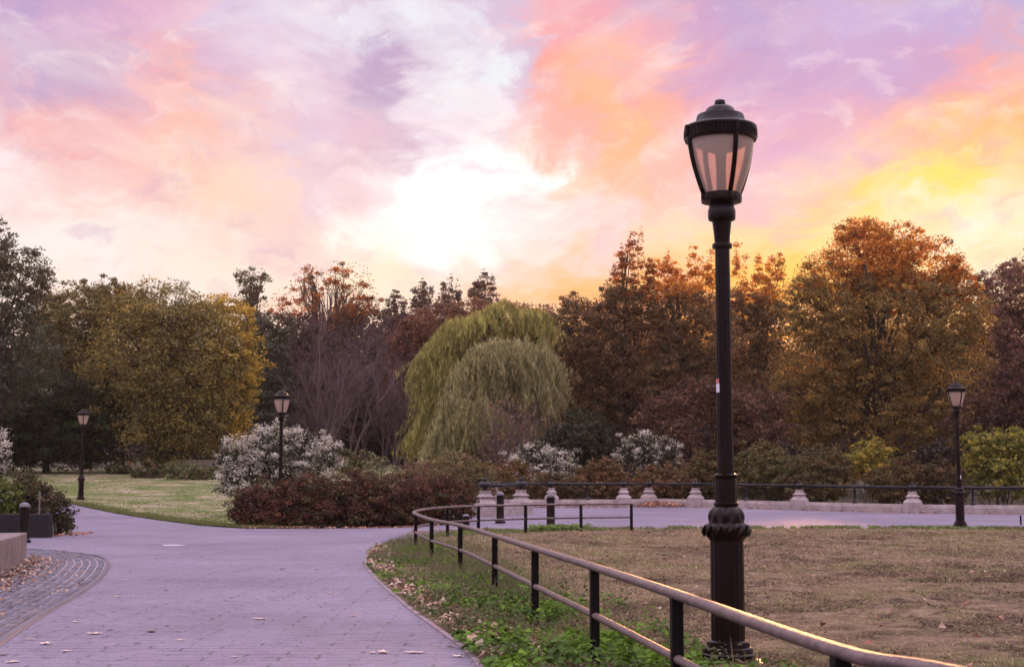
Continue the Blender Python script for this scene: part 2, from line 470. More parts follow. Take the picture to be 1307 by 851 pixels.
def build_sky():
    nt = wt
    tc = N(nt, 'ShaderNodeTexCoord')
    sep = N(nt, 'ShaderNodeSeparateXYZ'); L(nt, tc.outputs['Generated'], sep.inputs[0])

    def math_(op, a, b=None, c=None, clamp=False):
        n = N(nt, 'ShaderNodeMath', operation=op); n.use_clamp = clamp
        for i, q in enumerate((a, b, c)):
            if q is None: continue
            if isinstance(q, (int, float)): n.inputs[i].default_value = q
            else: L(nt, q, n.inputs[i])
        return n.outputs[0]
    X, Y, Z = sep.outputs
    yc = math_('MAXIMUM', Y, .2)
    u = math_('DIVIDE', X, yc); v = math_('DIVIDE', Z, yc)
    # cloud streaks: falling to the right on the left half, rising to the right on the right half
    def streaks(sl, seed):
        k = 1 / math.sqrt(1 + sl * sl)
        along = math_('MULTIPLY', math_('ADD', u, math_('MULTIPLY', v, sl)), k)
        across = math_('MULTIPLY', math_('SUBTRACT', v, math_('MULTIPLY', u, sl)), k)
        cv = N(nt, 'ShaderNodeCombineXYZ')
        L(nt, math_('MULTIPLY', along, 5.0), cv.inputs[0]); L(nt, math_('MULTIPLY', across, 17.0), cv.inputs[1]); cv.inputs[2].default_value = seed
        t = N(nt, 'ShaderNodeTexNoise'); t.inputs['Scale'].default_value = 1; t.inputs['Detail'].default_value = 8
        t.inputs['Roughness'].default_value = .6; t.inputs['Distortion'].default_value = .7
        L(nt, cv.outputs[0], t.inputs['Vector'])
        return t.outputs['Color']
    sa, sb = streaks(-.42, 1.3), streaks(.55, 7.7)
    bl = N(nt, 'ShaderNodeMapRange', interpolation_type='SMOOTHSTEP'); L(nt, u, bl.inputs['Value'])
    bl.inputs['From Min'].default_value = -.10; bl.inputs['From Max'].default_value = .02
    smx = N(nt, 'ShaderNodeMix', data_type='RGBA'); L(nt, bl.outputs[0], smx.inputs[0]); L(nt, sa, smx.inputs[6]); L(nt, sb, smx.inputs[7])
    cuv = N(nt, 'ShaderNodeCombineXYZ'); L(nt, u, cuv.inputs[0]); L(nt, math_('MULTIPLY', v, 1.5), cuv.inputs[1])
    n1 = N(nt, 'ShaderNodeTexNoise'); n1.inputs['Scale'].default_value = 13; n1.inputs['Detail'].default_value = 9
    n1.inputs['Roughness'].default_value = .66; n1.inputs['Distortion'].default_value = .6
    L(nt, cuv.outputs[0], n1.inputs['Vector'])
    s1 = N(nt, 'ShaderNodeSeparateColor'); L(nt, smx.outputs[2], s1.inputs[0])
    s2 = N(nt, 'ShaderNodeSeparateColor'); L(nt, n1.outputs['Color'], s2.inputs[0])
    cen = lambda q, k: math_('MULTIPLY', math_('SUBTRACT', q, .5), k)
    uw = math_('ADD', u, math_('ADD', cen(s1.outputs[0], .10), cen(s2.outputs[0], .15)))
    vw = math_('ADD', v, math_('ADD', cen(s1.outputs[1], .075), cen(s2.outputs[1], .10)))
    fac = math_('ADD', math_('MULTIPLY', uw, 1 / .9), .508, clamp=True)
    col = None; pv = None
    for py, stops in ROWS:
        up = (425.5 - py) / F
        vv = (SP + CP * up) / (CP - SP * up)
        st = []
        for px, c in stops:
            q = ((px - 653.5) / F / (CP - SP * up)) / .9 + .5
            st.append((q, S2L(c)))
        r = ramp(nt, fac, st, 'EASE')
        if col is None:
            col = r
        else:
            mr = N(nt, 'ShaderNodeMapRange', interpolation_type='SMOOTHSTEP')
            mr.inputs['From Min'].default_value = pv; mr.inputs['From Max'].default_value = vv
            L(nt, vw, mr.inputs['Value'])
            mx = N(nt, 'ShaderNodeMix', data_type='RGBA')
            L(nt, mr.outputs[0], mx.inputs[0]); L(nt, col, mx.inputs[6]); L(nt, r, mx.inputs[7])
            col = mx.outputs[2]
        pv = vv
    # wisps: thin bright veil and thin mauve veil
    bright = N(nt, 'ShaderNodeMapRange'); L(nt, s1.outputs[2], bright.inputs['Value'])
    bright.inputs['From Min'].default_value = .48; bright.inputs['From Max'].default_value = .75; bright.inputs['To Max'].default_value = .42
    mb = N(nt, 'ShaderNodeMix', data_type='RGBA'); mb.inputs[7].default_value = (1.0, .90, .88, 1)
    L(nt, bright.outputs[0], mb.inputs[0]); L(nt, col, mb.inputs[6])
    mauve = N(nt, 'ShaderNodeMapRange'); L(nt, s2.outputs[2], mauve.inputs['Value'])
    mauve.inputs['From Min'].default_value = .54; mauve.inputs['From Max'].default_value = .8; mauve.inputs['To Max'].default_value = .40
    mm = N(nt, 'ShaderNodeMix', data_type='RGBA'); mm.inputs[7].default_value = (.60, .40, .58, 1)
    hi = N(nt, 'ShaderNodeMapRange'); hi.inputs['From Min'].default_value = .14; hi.inputs['From Max'].default_value = .26
    L(nt, v, hi.inputs['Value'])
    L(nt, math_('MULTIPLY', mauve.outputs[0], hi.outputs[0]), mm.inputs[0]); L(nt, mb.outputs[2], mm.inputs[6])
    # fine cirrus grain: short bright and mauve filaments following the streaks
    fu = N(nt, 'ShaderNodeCombineXYZ'); L(nt, math_('ADD', uw, u), fu.inputs[0]); L(nt, math_('MULTIPLY', math_('ADD', vw, v), 2.2), fu.inputs[1])
    fn = N(nt, 'ShaderNodeTexNoise'); fn.inputs['Scale'].default_value = 11; fn.inputs['Detail'].default_value = 7; fn.inputs['Roughness'].default_value = .58; fn.inputs['Distortion'].default_value = .0
    L(nt, fu.outputs[0], fn.inputs['Vector'])
    fs = N(nt, 'ShaderNodeSeparateColor'); L(nt, fn.outputs['Color'], fs.inputs[0])
    def veil(src, chan, lo, hi_, amt, colr):
        q = N(nt, 'ShaderNodeMapRange', interpolation_type='SMOOTHSTEP'); L(nt, fs.outputs[chan], q.inputs['Value'])
        q.inputs['From Min'].default_value = lo; q.inputs['From Max'].default_value = hi_; q.inputs['To Max'].default_value = amt
        w = N(nt, 'ShaderNodeMix', data_type='RGBA'); w.inputs[7].default_value = (*colr, 1)
        L(nt, q.outputs[0], w.inputs[0]); L(nt, src, w.inputs[6]); return w.outputs[2]
    fine_c = veil(mm.outputs[2], 0, .50, .76, .42, (1.05, .93, .92))
    fine_c = veil(fine_c, 1, .50, .74, .42, (.66, .44, .60))
    gm = N(nt, 'ShaderNodeGamma'); gm.inputs[1].default_value = 1.05
    L(nt, fine_c, gm.inputs[0])
    front = gm.outputs[0]
    # the rest of the dome (behind and overhead): unseen lilac cloud, dimmed low and boosted overhead to shape shading
    dome = N(nt, 'ShaderNodeTexNoise'); dome.inputs['Scale'].default_value = 2.5; dome.inputs['Detail'].default_value = 5
    L(nt, tc.outputs['Generated'], dome.inputs['Vector'])
    dcol = ramp(nt, dome.outputs['Fac'], [(.3, (.84, .70, .92)), (.55, (1.2, 1.02, 1.18)), (.75, (1.42, 1.22, 1.32))])
    el = N(nt, 'ShaderNodeMapRange', interpolation_type='SMOOTHSTEP'); L(nt, Z, el.inputs['Value'])
    el.inputs['From Min'].default_value = .12; el.inputs['From Max'].default_value = .75
    el.inputs['To Min'].default_value = .5; el.inputs['To Max'].default_value = 2.2
    dsc = N(nt, 'ShaderNodeVectorMath', operation='SCALE'); L(nt, dcol, dsc.inputs[0]); L(nt, el.outputs[0], dsc.inputs['Scale'])
    dcol = dsc.outputs[0]
    fz = N(nt, 'ShaderNodeMapRange', interpolation_type='SMOOTHSTEP'); L(nt, Y, fz.inputs['Value'])
    fz.inputs['From Min'].default_value = .55; fz.inputs['From Max'].default_value = .85
    mf = N(nt, 'ShaderNodeMix', data_type='RGBA')
    L(nt, fz.outputs[0], mf.inputs[0]); L(nt, dcol, mf.inputs[6]); L(nt, front, mf.inputs[7])
    bg = N(nt, 'ShaderNodeBackground'); L(nt, mf.outputs[2], bg.inputs[0]); bg.inputs[1].default_value = 1.03
    sky = N(nt, 'ShaderNodeTexSky', sky_type='NISHITA'); sky.sun_disc = False
    sky.sun_elevation = SUN_EL; sky.sun_rotation = SUN_AZ
    bg2 = N(nt, 'ShaderNodeBackground'); L(nt, sky.outputs[0], bg2.inputs[0]); bg2.inputs[1].default_value = .05
    # cloud layer covers most of the clear sky
    mxs = N(nt, 'ShaderNodeMixShader'); mxs.inputs[0].default_value = .06
    L(nt, bg.outputs[0], mxs.inputs[1]); L(nt, bg2.outputs[0], mxs.inputs[2])
    out = N(nt, 'ShaderNodeOutputWorld'); L(nt, mxs.outputs[0], out.inputs[0])


build_sky()
sl = bpy.data.lights.new('sun', 'SUN'); sl.energy = 5.0; sl.angle = math.radians(5); sl.color = (1.0, .45, .15)
so = bpy.data.objects.new('sun', sl); COL.objects.link(so)
so.rotation_euler = sd.to_track_quat('Z', 'Y').to_euler()
so.location = (20, 60, 60)


# ------------------------------------------------------------------ setting
def inside(poly, x, y):
    c = False; n = len(poly); j = n - 1
    for i in range(n):
        xi, yi = poly[i]; xj, yj = poly[j]
        if (yi > y) != (yj > y) and x < (xj - xi) * (y - yi) / (yj - yi) + xi: c = not c
        j = i
    return c


def smooth_poly(pts, n=4, closed=False):
    """Catmull-Rom resample"""
    P = [np.array(p, float) for p in pts]
    out = []
    m = len(P)
    rngi = range(m if closed else m - 1)
    for i in rngi:
        p0 = P[(i - 1) % m] if closed or i > 0 else 2 * P[0] - P[1]
        p1 = P[i]; p2 = P[(i + 1) % m]
        p3 = P[(i + 2) % m] if closed or i + 2 < m else 2 * P[-1] - P[-2]
        for k in range(n):
            t = k / n
            out.append(.5 * ((2 * p1) + (-p0 + p2) * t + (2 * p0 - 5 * p1 + 4 * p2 - p3) * t * t + (-p0 + 3 * p1 - 3 * p2 + p3) * t ** 3))
    if not closed: out.append(P[-1])
    return [tuple(p) for p in out]


def sheet(name, poly, grid_fn, zfn, mat):
    pts = [Vector(p[:2]) for p in poly]
    nb = len(pts)
    edges = [(i, (i + 1) % nb) for i in range(nb)]
    for x, y in grid_fn():
        if inside(poly, x, y): pts.append(Vector((x, y)))
    vo, eo, fo, *_ = delaunay_2d_cdt(pts, edges, [], 1, 1e-5)
    me = bpy.data.meshes.new(name)
    me.from_pydata([(v.x, v.y, zfn(v.x, v.y)) for v in vo], [], [tuple(f) for f in fo])
    me.polygons.foreach_set('use_smooth', [True] * len(me.polygons))
    me.update()
    bm = bmesh.new(); bm.from_mesh(me)
    bmesh.ops.recalc_face_normals(bm, faces=bm.faces)
    if bm.faces and sum(f.normal.z for f in bm.faces) < 0: bmesh.ops.reverse_faces(bm, faces=bm.faces)
    bm.to_mesh(me); bm.free()
    o = link(name, me, mat); o['kind'] = 'structure'
    return o


# big terrain sheet
def terrain():
    xs = np.concatenate([np.linspace(-380, -60, 9)[:-1], np.linspace(-60, 60, 81), np.linspace(60, 380, 9)[1:]])
    ys = np.concatenate([np.linspace(-60, 0, 7)[:-1], np.linspace(0, 150, 101), np.linspace(150, 400, 9)[1:]])
    v = [(x, y, gz(x, y) - .03) for y in ys for x in xs]
    nx = len(xs)
    f = [(j * nx + i, j * nx + i + 1, (j + 1) * nx + i + 1, (j + 1) * nx + i) for j in range(len(ys) - 1) for i in range(nx - 1)]
    me = bpy.data.meshes.new('ground'); me.from_pydata(v, [], f)
    me.polygons.foreach_set('use_smooth', [True] * len(me.polygons)); me.update()
    o = link('ground', me, M_SOIL); o['kind'] = 'structure'


terrain()

# rail line (plan), near to far
RAIL = [(2.15, 2.0), (1.55, 4.8), (1.26, 5.6), (.95, 8.4), (.63, 11.1), (.225, 14.2), (-.21, 17.6), (-.78, 21.8), (-1.40, 25.2), (-1.95, 29.3), (-2.12, 31.6), (-2.02, 34.0), (-1.60, 35.9), (-.86, 37.0), (.36, 38.2), (1.87, 39.2), (3.3, 39.6)]
ISLAND_EDGE = [(1.7, 1.5), (1.0, 4), (.45, 7.0), (-.05, 9.6), (-.30, 11.9), (-.72, 14.2), (-1.12, 16.3), (-2.0, 21.5), (-2.55, 25.5), (-2.85, 30), (-2.75, 34), (-2.1, 37), (-.6, 38.6), (1, 39.7), (3, 40.8), (5, 41.4), (10, 42), (20, 42.8), (42, 43.2)]
edge_s = smooth_poly(ISLAND_EDGE, 5)
island = edge_s + [(42, 1.5)]

HEDGE_FRONT = [(-8.2, 44.2), (-6, 44.1), (-3.5, 44.6), (-1.7, 46)]
path_poly = [(-16, 1), (-16, 37.6), (-11.9, 38), (-12.2, 40), (-14.5, 48), (-18.0, 57.5), (-21, 63), (-26, 68), (-34, 72), (-34, 76), (-27, 72.5), (-21.5, 68.6), (-19.6, 65.2), (-16.4, 59.5), (-13, 53), (-10.2, 47.2), (-8.2, 44.2),
             (-6, 44.1), (-3.5, 44.6), (-1.9, 46.5), (-2.4, 54), (-2.6, 72.5), (4, 73.2), (10, 72.6), (14, 69.6), (19, 66.5), (42, 60), (42, 1)]


def grid_path():
    for y in np.arange(2, 78, 1.5):
        for x in np.arange(-34, 42, 1.5):
            yield x + .01 * math.sin(y * 7), y + .013 * math.cos(x * 5)


path = sheet('path', path_poly, grid_path, lambda x, y: gz(x, y) + .0, M_PATH)


def lawn_z(x, y):
    n = mnoise.noise(Vector((x * .9, y * .6, 3))) * .5 + mnoise.noise(Vector((x * 2.7, y * 2.2, 8))) * .3
    clump = max(0, mnoise.noise(Vector((x * .8 + 5, y * .55, 21))) + .35 * mnoise.noise(Vector((x * 5, y * 4, 2))) - .18)
    clump *= (.5 + .9 * abs(mnoise.noise(Vector((x * 9, y * 8, 4)))))
    ed = min(1, max(0, (x - edge_x(y)) / 1.2)) if y < 37 else min(1, max(0, (41.5 - y + x * .02) / 2.0))
    return gz(x, y) + .014 + ed * max(.0, .018 + .025 * n + .15 * clump)


ee = sorted([(p[1], p[0]) for p in edge_s if p[1] < 38])


def edge_x(y):
    return float(np.interp(y, [e[0] for e in ee], [e[1] for e in ee]))


def grid_lawn():
    y = 1.6
    while y < 43:
        st = .14 if y < 18 else (.22 if y < 30 else .3)
        x = -3.2
        xmax = min(41, .40 * y + 3)
        while x < xmax:
            yield x + random.uniform(-.03, .03), y + random.uniform(-.03, .03)
            x += st
        y += st


lawn = sheet('lawn', island, grid_lawn, lawn_z, M_LAWN)

hill_poly = [(-9.9, 46.8), (-8.1, 44.6), (-4, 47), (-3, 56), (-2.8, 75), (-3, 100), (-8, 106), (-30, 106), (-60, 108), (-60, 80), (-34, 76.2), (-27, 72.7), (-21.4, 68.8), (-19.5, 65.4), (-16.3, 59.7), (-12.9, 53.2)]
hill = sheet('hill_lawn', hill_poly, grid_path if False else (lambda: ((x + .01 * math.sin(y), y + .01 * math.cos(x)) for y in np.arange(45, 108, .8) for x in np.arange(-59, 0, .8))),
             lambda x, y: gz(x, y) + .03 + .03 * mnoise.noise(Vector((x * .7, y * .7, 1))), M_HILL)

# stone edging between path and island (one structure strip)
def strip(name, pts, w, z0, h, mat, side=1):
    a = Acc(); vs = []; fs = []
    n = len(pts)
    for i, p in enumerate(pts):
        q0 = Vector(pts[max(0, i - 1)]); q1 = Vector(pts[min(n - 1, i + 1)])
        d = (q1 - q0).normalized(); nn = Vector((d.y, -d.x)) * side
        z = gz(p[0], p[1]) + z0
        b = Vector(p) + nn * w
        vs += [(p[0], p[1], z - .05), (p[0], p[1], z + h), (b.x, b.y, z + h), (b.x, b.y, z - .05)]
    for i in range(n - 1):
        for k in range(3):
            fs.append((i * 4 + k, i * 4 + k + 1, (i + 1) * 4 + k + 1, (i + 1) * 4 + k))
    a.add(vs, fs)
    o = a.build(name, mat); o['kind'] = 'structure'
    bm = bmesh.new(); bm.from_mesh(o.data); bmesh.ops.recalc_face_normals(bm, faces=bm.faces); bm.to_mesh(o.data); bm.free()
    return o


strip('path_kerb', edge_s[:70], .055, .004, .008, simple('worn_edge_stone', (.17, .12, .14), (.28, .21, .24), 6, .9, .3, 40), -1)

# ---------------- cobbled apron on the left
AE = smooth_poly([(-1.6, 1.5), (-2.9, 6.5), (-4.25, 11.9), (-4.9, 15.2), (-5.42, 18.3), (-6.0, 21.3), (-6.55, 23.6), (-7.12, 25.7), (-7.8, 27.5), (-8.7, 28.9), (-9.6, 30.0), (-10.8, 30.8), (-12.5, 31.2)], 6)


def arc_offset(pts, off):
    out = []
    n = len(pts)
    for i, p in enumerate(pts):
        q0 = Vector(pts[max(0, i - 1)]); q1 = Vector(pts[min(n - 1, i + 1)])
        d = (q1 - q0).normalized(); nn = Vector((-d.y, d.x))
        out.append(Vector(p) + nn * off)
    return out


def cobbles():
    vs = []; fs = []; cs = []
    for k in range(26):
        row = arc_offset(AE, .16 + k * .128)
        ln = [0]
        for i in range(1, len(row)): ln.append(ln[-1] + (row[i] - row[i - 1]).length)
        xs = [p.x for p in row]; ys = [p.y for p in row]
        s = random.uniform(0, .2)
        at = lambda t: Vector((float(np.interp(t, ln, xs)), float(np.interp(t, ln, ys))))
        while s < ln[-1] - .3:
            l = random.uniform(.17, .26)
            a, b = at(s + .008), at(s + l - .008)
            s += l
            if a.y < 4: continue
            d = (b - a)
            if d.length < .05: continue
            dn = d.normalized(); nn = Vector((-dn.y, dn.x)) * (.128 / 2 - .012)
            h = .022 + random.uniform(-.007, .007); e = .018
            z0 = -.02
            base = [a - nn, b - nn, b + nn, a + nn]
            i0 = len(vs)
            for q in base: vs.append((q.x, q.y, z0))
            c = (a + b) / 2
            for q in base:
                w = q + (c - q).normalized() * .006; vs.append((w.x, w.y, h - .012))
            for q in base:
                w = q + (c - q).normalized() * e * 1.6; vs.append((w.x, w.y, h + random.uniform(-.002, .002)))
            for r in (0, 4):
                for j in range(4):
                    j2 = (j + 1) % 4
                    fs.append((i0 + r + j, i0 + r + j2, i0 + r + 4 + j2, i0 + r + 4 + j))
            fs.append((i0 + 8, i0 + 9, i0 + 10, i0 + 11))
            g = random.uniform(.6, 1.35); t = random.random()
            col = (.080 * g + .025 * (t > .8), .070 * g + .013 * (t > .8), .105 * g)
            cs += [col] * 12
    # edging course
    for i in range(len(AE) - 1):
        a, b = Vector(AE[i]), Vector(AE[i + 1])
        dn = (b - a).normalized(); nn = Vector((-dn.y, dn.x))
        i0 = len(vs)
        for q in (a + nn * .02, b + nn * .02 - dn * .008, b + nn * .085 - dn * .008, a + nn * .085):
            vs.append((q.x, q.y, .024))
        fs.append((i0, i0 + 1, i0 + 2, i0 + 3))
        for q in (a, b - dn * .008): vs.append((q.x, q.y, -.01))
        fs.append((i0 + 4, i0 + 5, i0 + 1, i0))
        g = random.uniform(.8, 1.1)
        cs += [(.10 * g, .085 * g, .112 * g)] * 6
    me = bpy.data.meshes.new('cobble_paving'); me.from_pydata(vs, [], fs)
    at = me.attributes.new('Col', 'FLOAT_COLOR', 'POINT')
    at.data.foreach_set('color', np.array([(*c, 1) for c in cs], dtype=np.float32).ravel())
    o = link('cobble_paving', me, M_COBBLE); o['kind'] = 'structure'
    inner = arc_offset(AE, 3.6)
    poly = [(p[0], p[1]) for p in AE] + [(-13.2, 30), (-13.2, 20), (-10, 1.5)]
    sheet('cobble_bed', poly, lambda: iter(()), lambda x, y: .006, M_MORTAR)


cobbles()
# small pale rounded patch on the path
pp = G(221, 695.5)
a = Acc(); ring = []
for k in range(20):
    t = 2 * PI * k / 20
    ring.append((pp.x + .24 * math.cos(t) * (1 + .15 * math.sin(3 * t)), pp.y + .22 * math.sin(t) * (1 + .2 * math.cos(2 * t)), .005))
a.add(ring, [tuple(range(20))])
o = a.build('path_patch', simple('pale_path_patch', (.45, .42, .48), (.8, .76, .82), 9, .6)); o['kind'] = 'structure'


# ------------------------------------------------------------------ walls left
def wall(name, label, cat, front, thick, h0, h1, mat, bev=.02, side=-1):
    n = len(front); back = []
    for i, p in enumerate(front):
        q0 = Vector(front[max(0, i - 1)]); q1 = Vector(front[min(n - 1, i + 1)])
        d = (q1 - q0).normalized(); back.append(Vector(p) + Vector((-d.y, d.x)) * thick * side)
    vs = []
    for i in range(n):
        h = h0 + (h1 - h0) * i / (n - 1); z = gz(*front[i]) - .05
        f = front[i]; b = back[i]
        vs += [(f[0], f[1], z), (f[0], f[1], z + h + .05), (b.x, b.y, z + h + .05), (b.x, b.y, z)]
    fs = []
    for i in range(n - 1):
        for k in range(4):
            k2 = (k + 1) % 4
            fs.append((i * 4 + k, i * 4 + k2, (i + 1) * 4 + k2, (i + 1) * 4 + k))
    fs += [(0, 1, 2, 3), ((n - 1) * 4 + 3, (n - 1) * 4 + 2, (n - 1) * 4 + 1, (n - 1) * 4)]
    a = Acc(); a.add(vs, fs)
    o = a.build(name, mat)
    bm = bmesh.new(); bm.from_mesh(o.data); bmesh.ops.recalc_face_normals(bm, faces=bm.faces); bm.to_mesh(o.data); bm.free()
    bevel_obj(o, bev, 2)
    return tag(o, label, cat)


wall('stone_wall', 'low pinkish stone wall beside the cobbles, cut off by the left edge of the view', 'wall',
     [(-5.6, 6), (-6.35, 13), (-6.9, 17.6), (-7.42, 20.9), (-7.95, 23.2), (-8.48, 25.3)], .46, .62, .53, M_PINKWALL, .02, 1)
wall('planter_wall', 'low dark granite planter wall holding shrubs at the left end of the path', 'wall',
     [(-19, 37.1), (-15, 37.0), (-11.85, 36.95)], .35, .57, .60, M_DARKWALL, .015, 1)

# ------------------------------------------------------------------ street lamps
LD = 11.43
LBASE = G(930, 850)
LD = LBASE.y


def lamp_profile(rows):
    out = []
    for half, py in rows:
        p = W(930, py, LD)
        depth = LD * CP + (p.z - EYE) * SP
        out.append((half / F * depth, p.z))
    return out


def street_lamp():
    t = thing('street_lamp', 'tall black lamp post rising from the dry lawn behind the handrail, largest of the lamps', 'street lamp', (LBASE.x, LBASE.y, 0), 'street lamps')
    seg = 64
    # base
    a = Acc()
    a.lathe([(.31, -.03), (.31, .03), (.285, .045)] + lamp_profile([(41, 843), (37, 841), (34, 840), (33.5, 834), (32, 832.5), (31.5, 832), (31, 826), (29, 824.7), (27.5, 824.4), (27, 818), (24, 816.8), (22, 815.5)]), seg,
            flute=lambda z: (14, .06) if .02 < z < .06 else (0, 0))
    a.build('base', M_IRON, t, angle=35)
    a = Acc()
    a.lathe(lamp_profile([(21.6, 816), (21.4, 760), (21.2, 700), (21, 690)]), 96, flute=lambda z: (16, .045))
    a.build('pedestal_shaft', M_IRON, t, angle=40)
    # ornamental collar with leaf relief
    a = Acc()
    prof = lamp_profile([(21.5, 690), (23, 687), (26.5, 683), (28.2, 678), (28.2, 673), (26.5, 669), (22.5, 667), (22.6, 664), (23.4, 661), (23.2, 656), (21, 651), (17.5, 648), (14.6, 646), (15.6, 644), (15.6, 641.5), (14.2, 640.5)])
    z1, z2 = W(930, 686, LD).z, W(930, 668, LD).z
    z3, z4 = W(930, 662, LD).z, W(930, 648, LD).z
    fl = lambda z: (12, .10) if z1 < z < z2 else ((9, .12) if z3 < z < z4 else (0, 0))
    a.lathe(prof, 108, flute=fl)
    for k in range(12):     # twisted leaf bosses round the bulge
        an = 2 * PI * k / 12
        zc = (z1 + z2) / 2
        r = .172
        pts = [(r * math.cos(an + q * .09) * (1 + .04 * math.cos(q * 1.3)), r * math.sin(an + q * .09) * (1 + .04 * math.cos(q * 1.3)), zc + q * .028) for q in (-1.5, -.7, 0, .7, 1.5)]
        a.tube(pts, [.006, .014, .018, .014, .006], 6)
    a.build('ornament_collar', M_IRON, t, angle=50)
    a = Acc()
    a.lathe(lamp_profile([(14, 641), (14.2, 625), (13.6, 611)]), 72, flute=lambda z: (12, .05))
    a.lathe(lamp_profile([(13.4, 611), (15.6, 608.5), (15.8, 606), (13.5, 604.5), (11, 604)]), 48)
    a.build('drum', M_IRON, t, angle=40)
    a = Acc()
    a.lathe(lamp_profile([(10.6, 605), (10.2, 560), (9.8, 450), (9.3, 316)]), 72, flute=lambda z: (12, .07))
    sh = a.build('shaft', M_IRON, t, angle=40)
    a = Acc()
    a.lathe(lamp_profile([(9.4, 318), (12.4, 317), (12.9, 314), (12.4, 311.5), (9.6, 310), (10.4, 300), (12.2, 283), (16.8, 281), (17.6, 278), (17.6, 269), (16.2, 266), (15.6, 260), (17, 258.5)]), 48)
    a.build('capital', M_IRON, t, angle=40)
    # lantern
    lan = bpy.data.objects.new('lantern', None); COL.objects.link(lan); lan.parent = t
    a = Acc()
    a.lathe(lamp_profile([(20, 259.5), (25.5, 258.5), (26.2, 255), (25.6, 249), (24, 247.5)]), 48)
    for k in range(4):
        an = PI * .5 * k + math.radians(-72)
        c = lamp_profile([(26, 252)])[0]
        a.lathe([(.014, -.026), (.016, 0), (.014, .03)], 10, (c[0] * math.cos(an), c[0] * math.sin(an), c[1]))
    a.build('fitter', M_IRON, lan, angle=40)
    a = Acc()
    gp = [(24, 247.6), (27.2, 240), (31.5, 228), (35.6, 215), (38.8, 202), (41, 190), (42, 180), (42.3, 172)]
    a.lathe(lamp_profile(gp), 48)
    gl = a.build('glass', M_GLASS, lan, angle=60)
    # rib straps
    for k in range(4):
        an = PI * .5 * k + math.radians(-72)
        a = Acc()
        pts = lamp_profile([(h + 1.3, y) for h, y in gp])
        a.tube([(r * math.cos(an), r * math.sin(an), z) for r, z in pts], [.020] * len(pts), 8)
        a.build('rib', M_IRON, lan, smooth=True)
    a = Acc()
    a.lathe(lamp_profile([(6, 247.5), (6, 215), (7, 196), (24, 190), (34, 184), (36, 176)]), 32)
    a.build('ballast', M_IRON, lan, angle=40)
    a = Acc()
    a.lathe(lamp_profile([(42, 181), (45.2, 180.5), (46, 178), (45.5, 168), (46.4, 166), (46, 163.5), (44.5, 162), (41, 161), (37, 159.5), (33, 158), (31.4, 156), (30.2, 150), (29, 147.5), (26, 146.5), (20.5, 145.5), (19.2, 143.5), (17.5, 139.5), (14, 136.8), (8.5, 135.4), (6.0, 134.8)]), 64,
            flute=lambda z: (0, 0))
    zt, zb = W(930, 168.5, LD).z, W(930, 177.5, LD).z
    for k in range(60):     # beaded band
        an = 2 * PI * k / 60
        r = lamp_profile([(45.8, 173)])[0][0]
        a.tube([(r * math.cos(an), r * math.sin(an), zb), (r * math.cos(an), r * math.sin(an), zt)], .0065, 5)
    a.build('roof', M_IRON, lan, angle=35)
    for k in range(4):
        a = Acc()
        an = PI * .5 * k + math.radians(-72)
        r, z = lamp_profile([(46.5, 169)])[0]
        a.lathe([(.012, -.05), (.02, -.045), (.02, .03), (.008, .04)], 8, (r * math.cos(an), r * math.sin(an), z))
        a.build('hinge_lug', M_IRON, lan)
    a = Acc()
    a.lathe(lamp_profile([(5.4, 135.3), (6.8, 134.5), (7.2, 132), (6.4, 130.2), (6.7, 129.4), (5.6, 128.2), (2, 127.6)]), 16)
    a.build('finial', M_IRON, lan, angle=40)
    return t


lamp = street_lamp()
H_L = W(930, 128, LD).z
# sticker on the near lamp
def sticker(parent, r, z0, z1, a0, a1, mat, name='sticker'):
    a = Acc(); vs = []; n = 5
    for z in (z0, z1):
        for k in range(n + 1):
            an = a0 + (a1 - a0) * k / n
            vs.append((r * math.cos(an), r * math.sin(an), z))
    a.add(vs, [(k, k + 1, n + 2 + k, n + 1 + k) for k in range(n)])
    return a.build(name, mat, parent)


lamps = [lamp]
for px, py, lab in ((1226, 675, 'black lamp post between the grey promenade and the lawn, in front of the iron railing'),
                    (357, 671, 'black lamp post standing behind the maroon hedge, before the white-flowered bush'),
                    (103, 638, 'small distant black lamp post where the path bends past the grass hill')):
    if px == 103:
        loc = (W(103, 638, 69.5).x, 69.5, gz(W(103, 638, 69.5).x, 69.5))
    else:
        g = G(px, py); loc = (g.x, g.y, gz(g.x, g.y))
    l2 = dup(lamp, loc); l2['label'] = lab
    lamps.append(l2)
M_WHITE_ST = simple('white_sticker', (.5, .46, .55), (.75, .7, .8), 20, .5)
M_RED_ST = simple('red_sticker', (.5, .08, .09), (.6, .16, .15), 20, .5)
r_ = .0625
za, zb_, zc_ = W(930, 501, LD).z, W(930, 489.5, LD).z, W(930, 483.5, LD).z
sticker(lamp, r_ + .002, za, zb_, math.radians(186), math.radians(225), M_WHITE_ST)
sticker(lamp, r_ + .002, zb_ + .003, zc_, math.radians(186), math.radians(222), M_RED_ST)
sticker(lamps[1], r_ + .004, 1.22, 1.58, math.radians(290), math.radians(345), M_WHITE_ST)


# ------------------------------------------------------------------ pipe handrail
RH = .785
rail_s = smooth_poly(RAIL, 8)


def rail_z(x, y): return gz(x, y) + RH


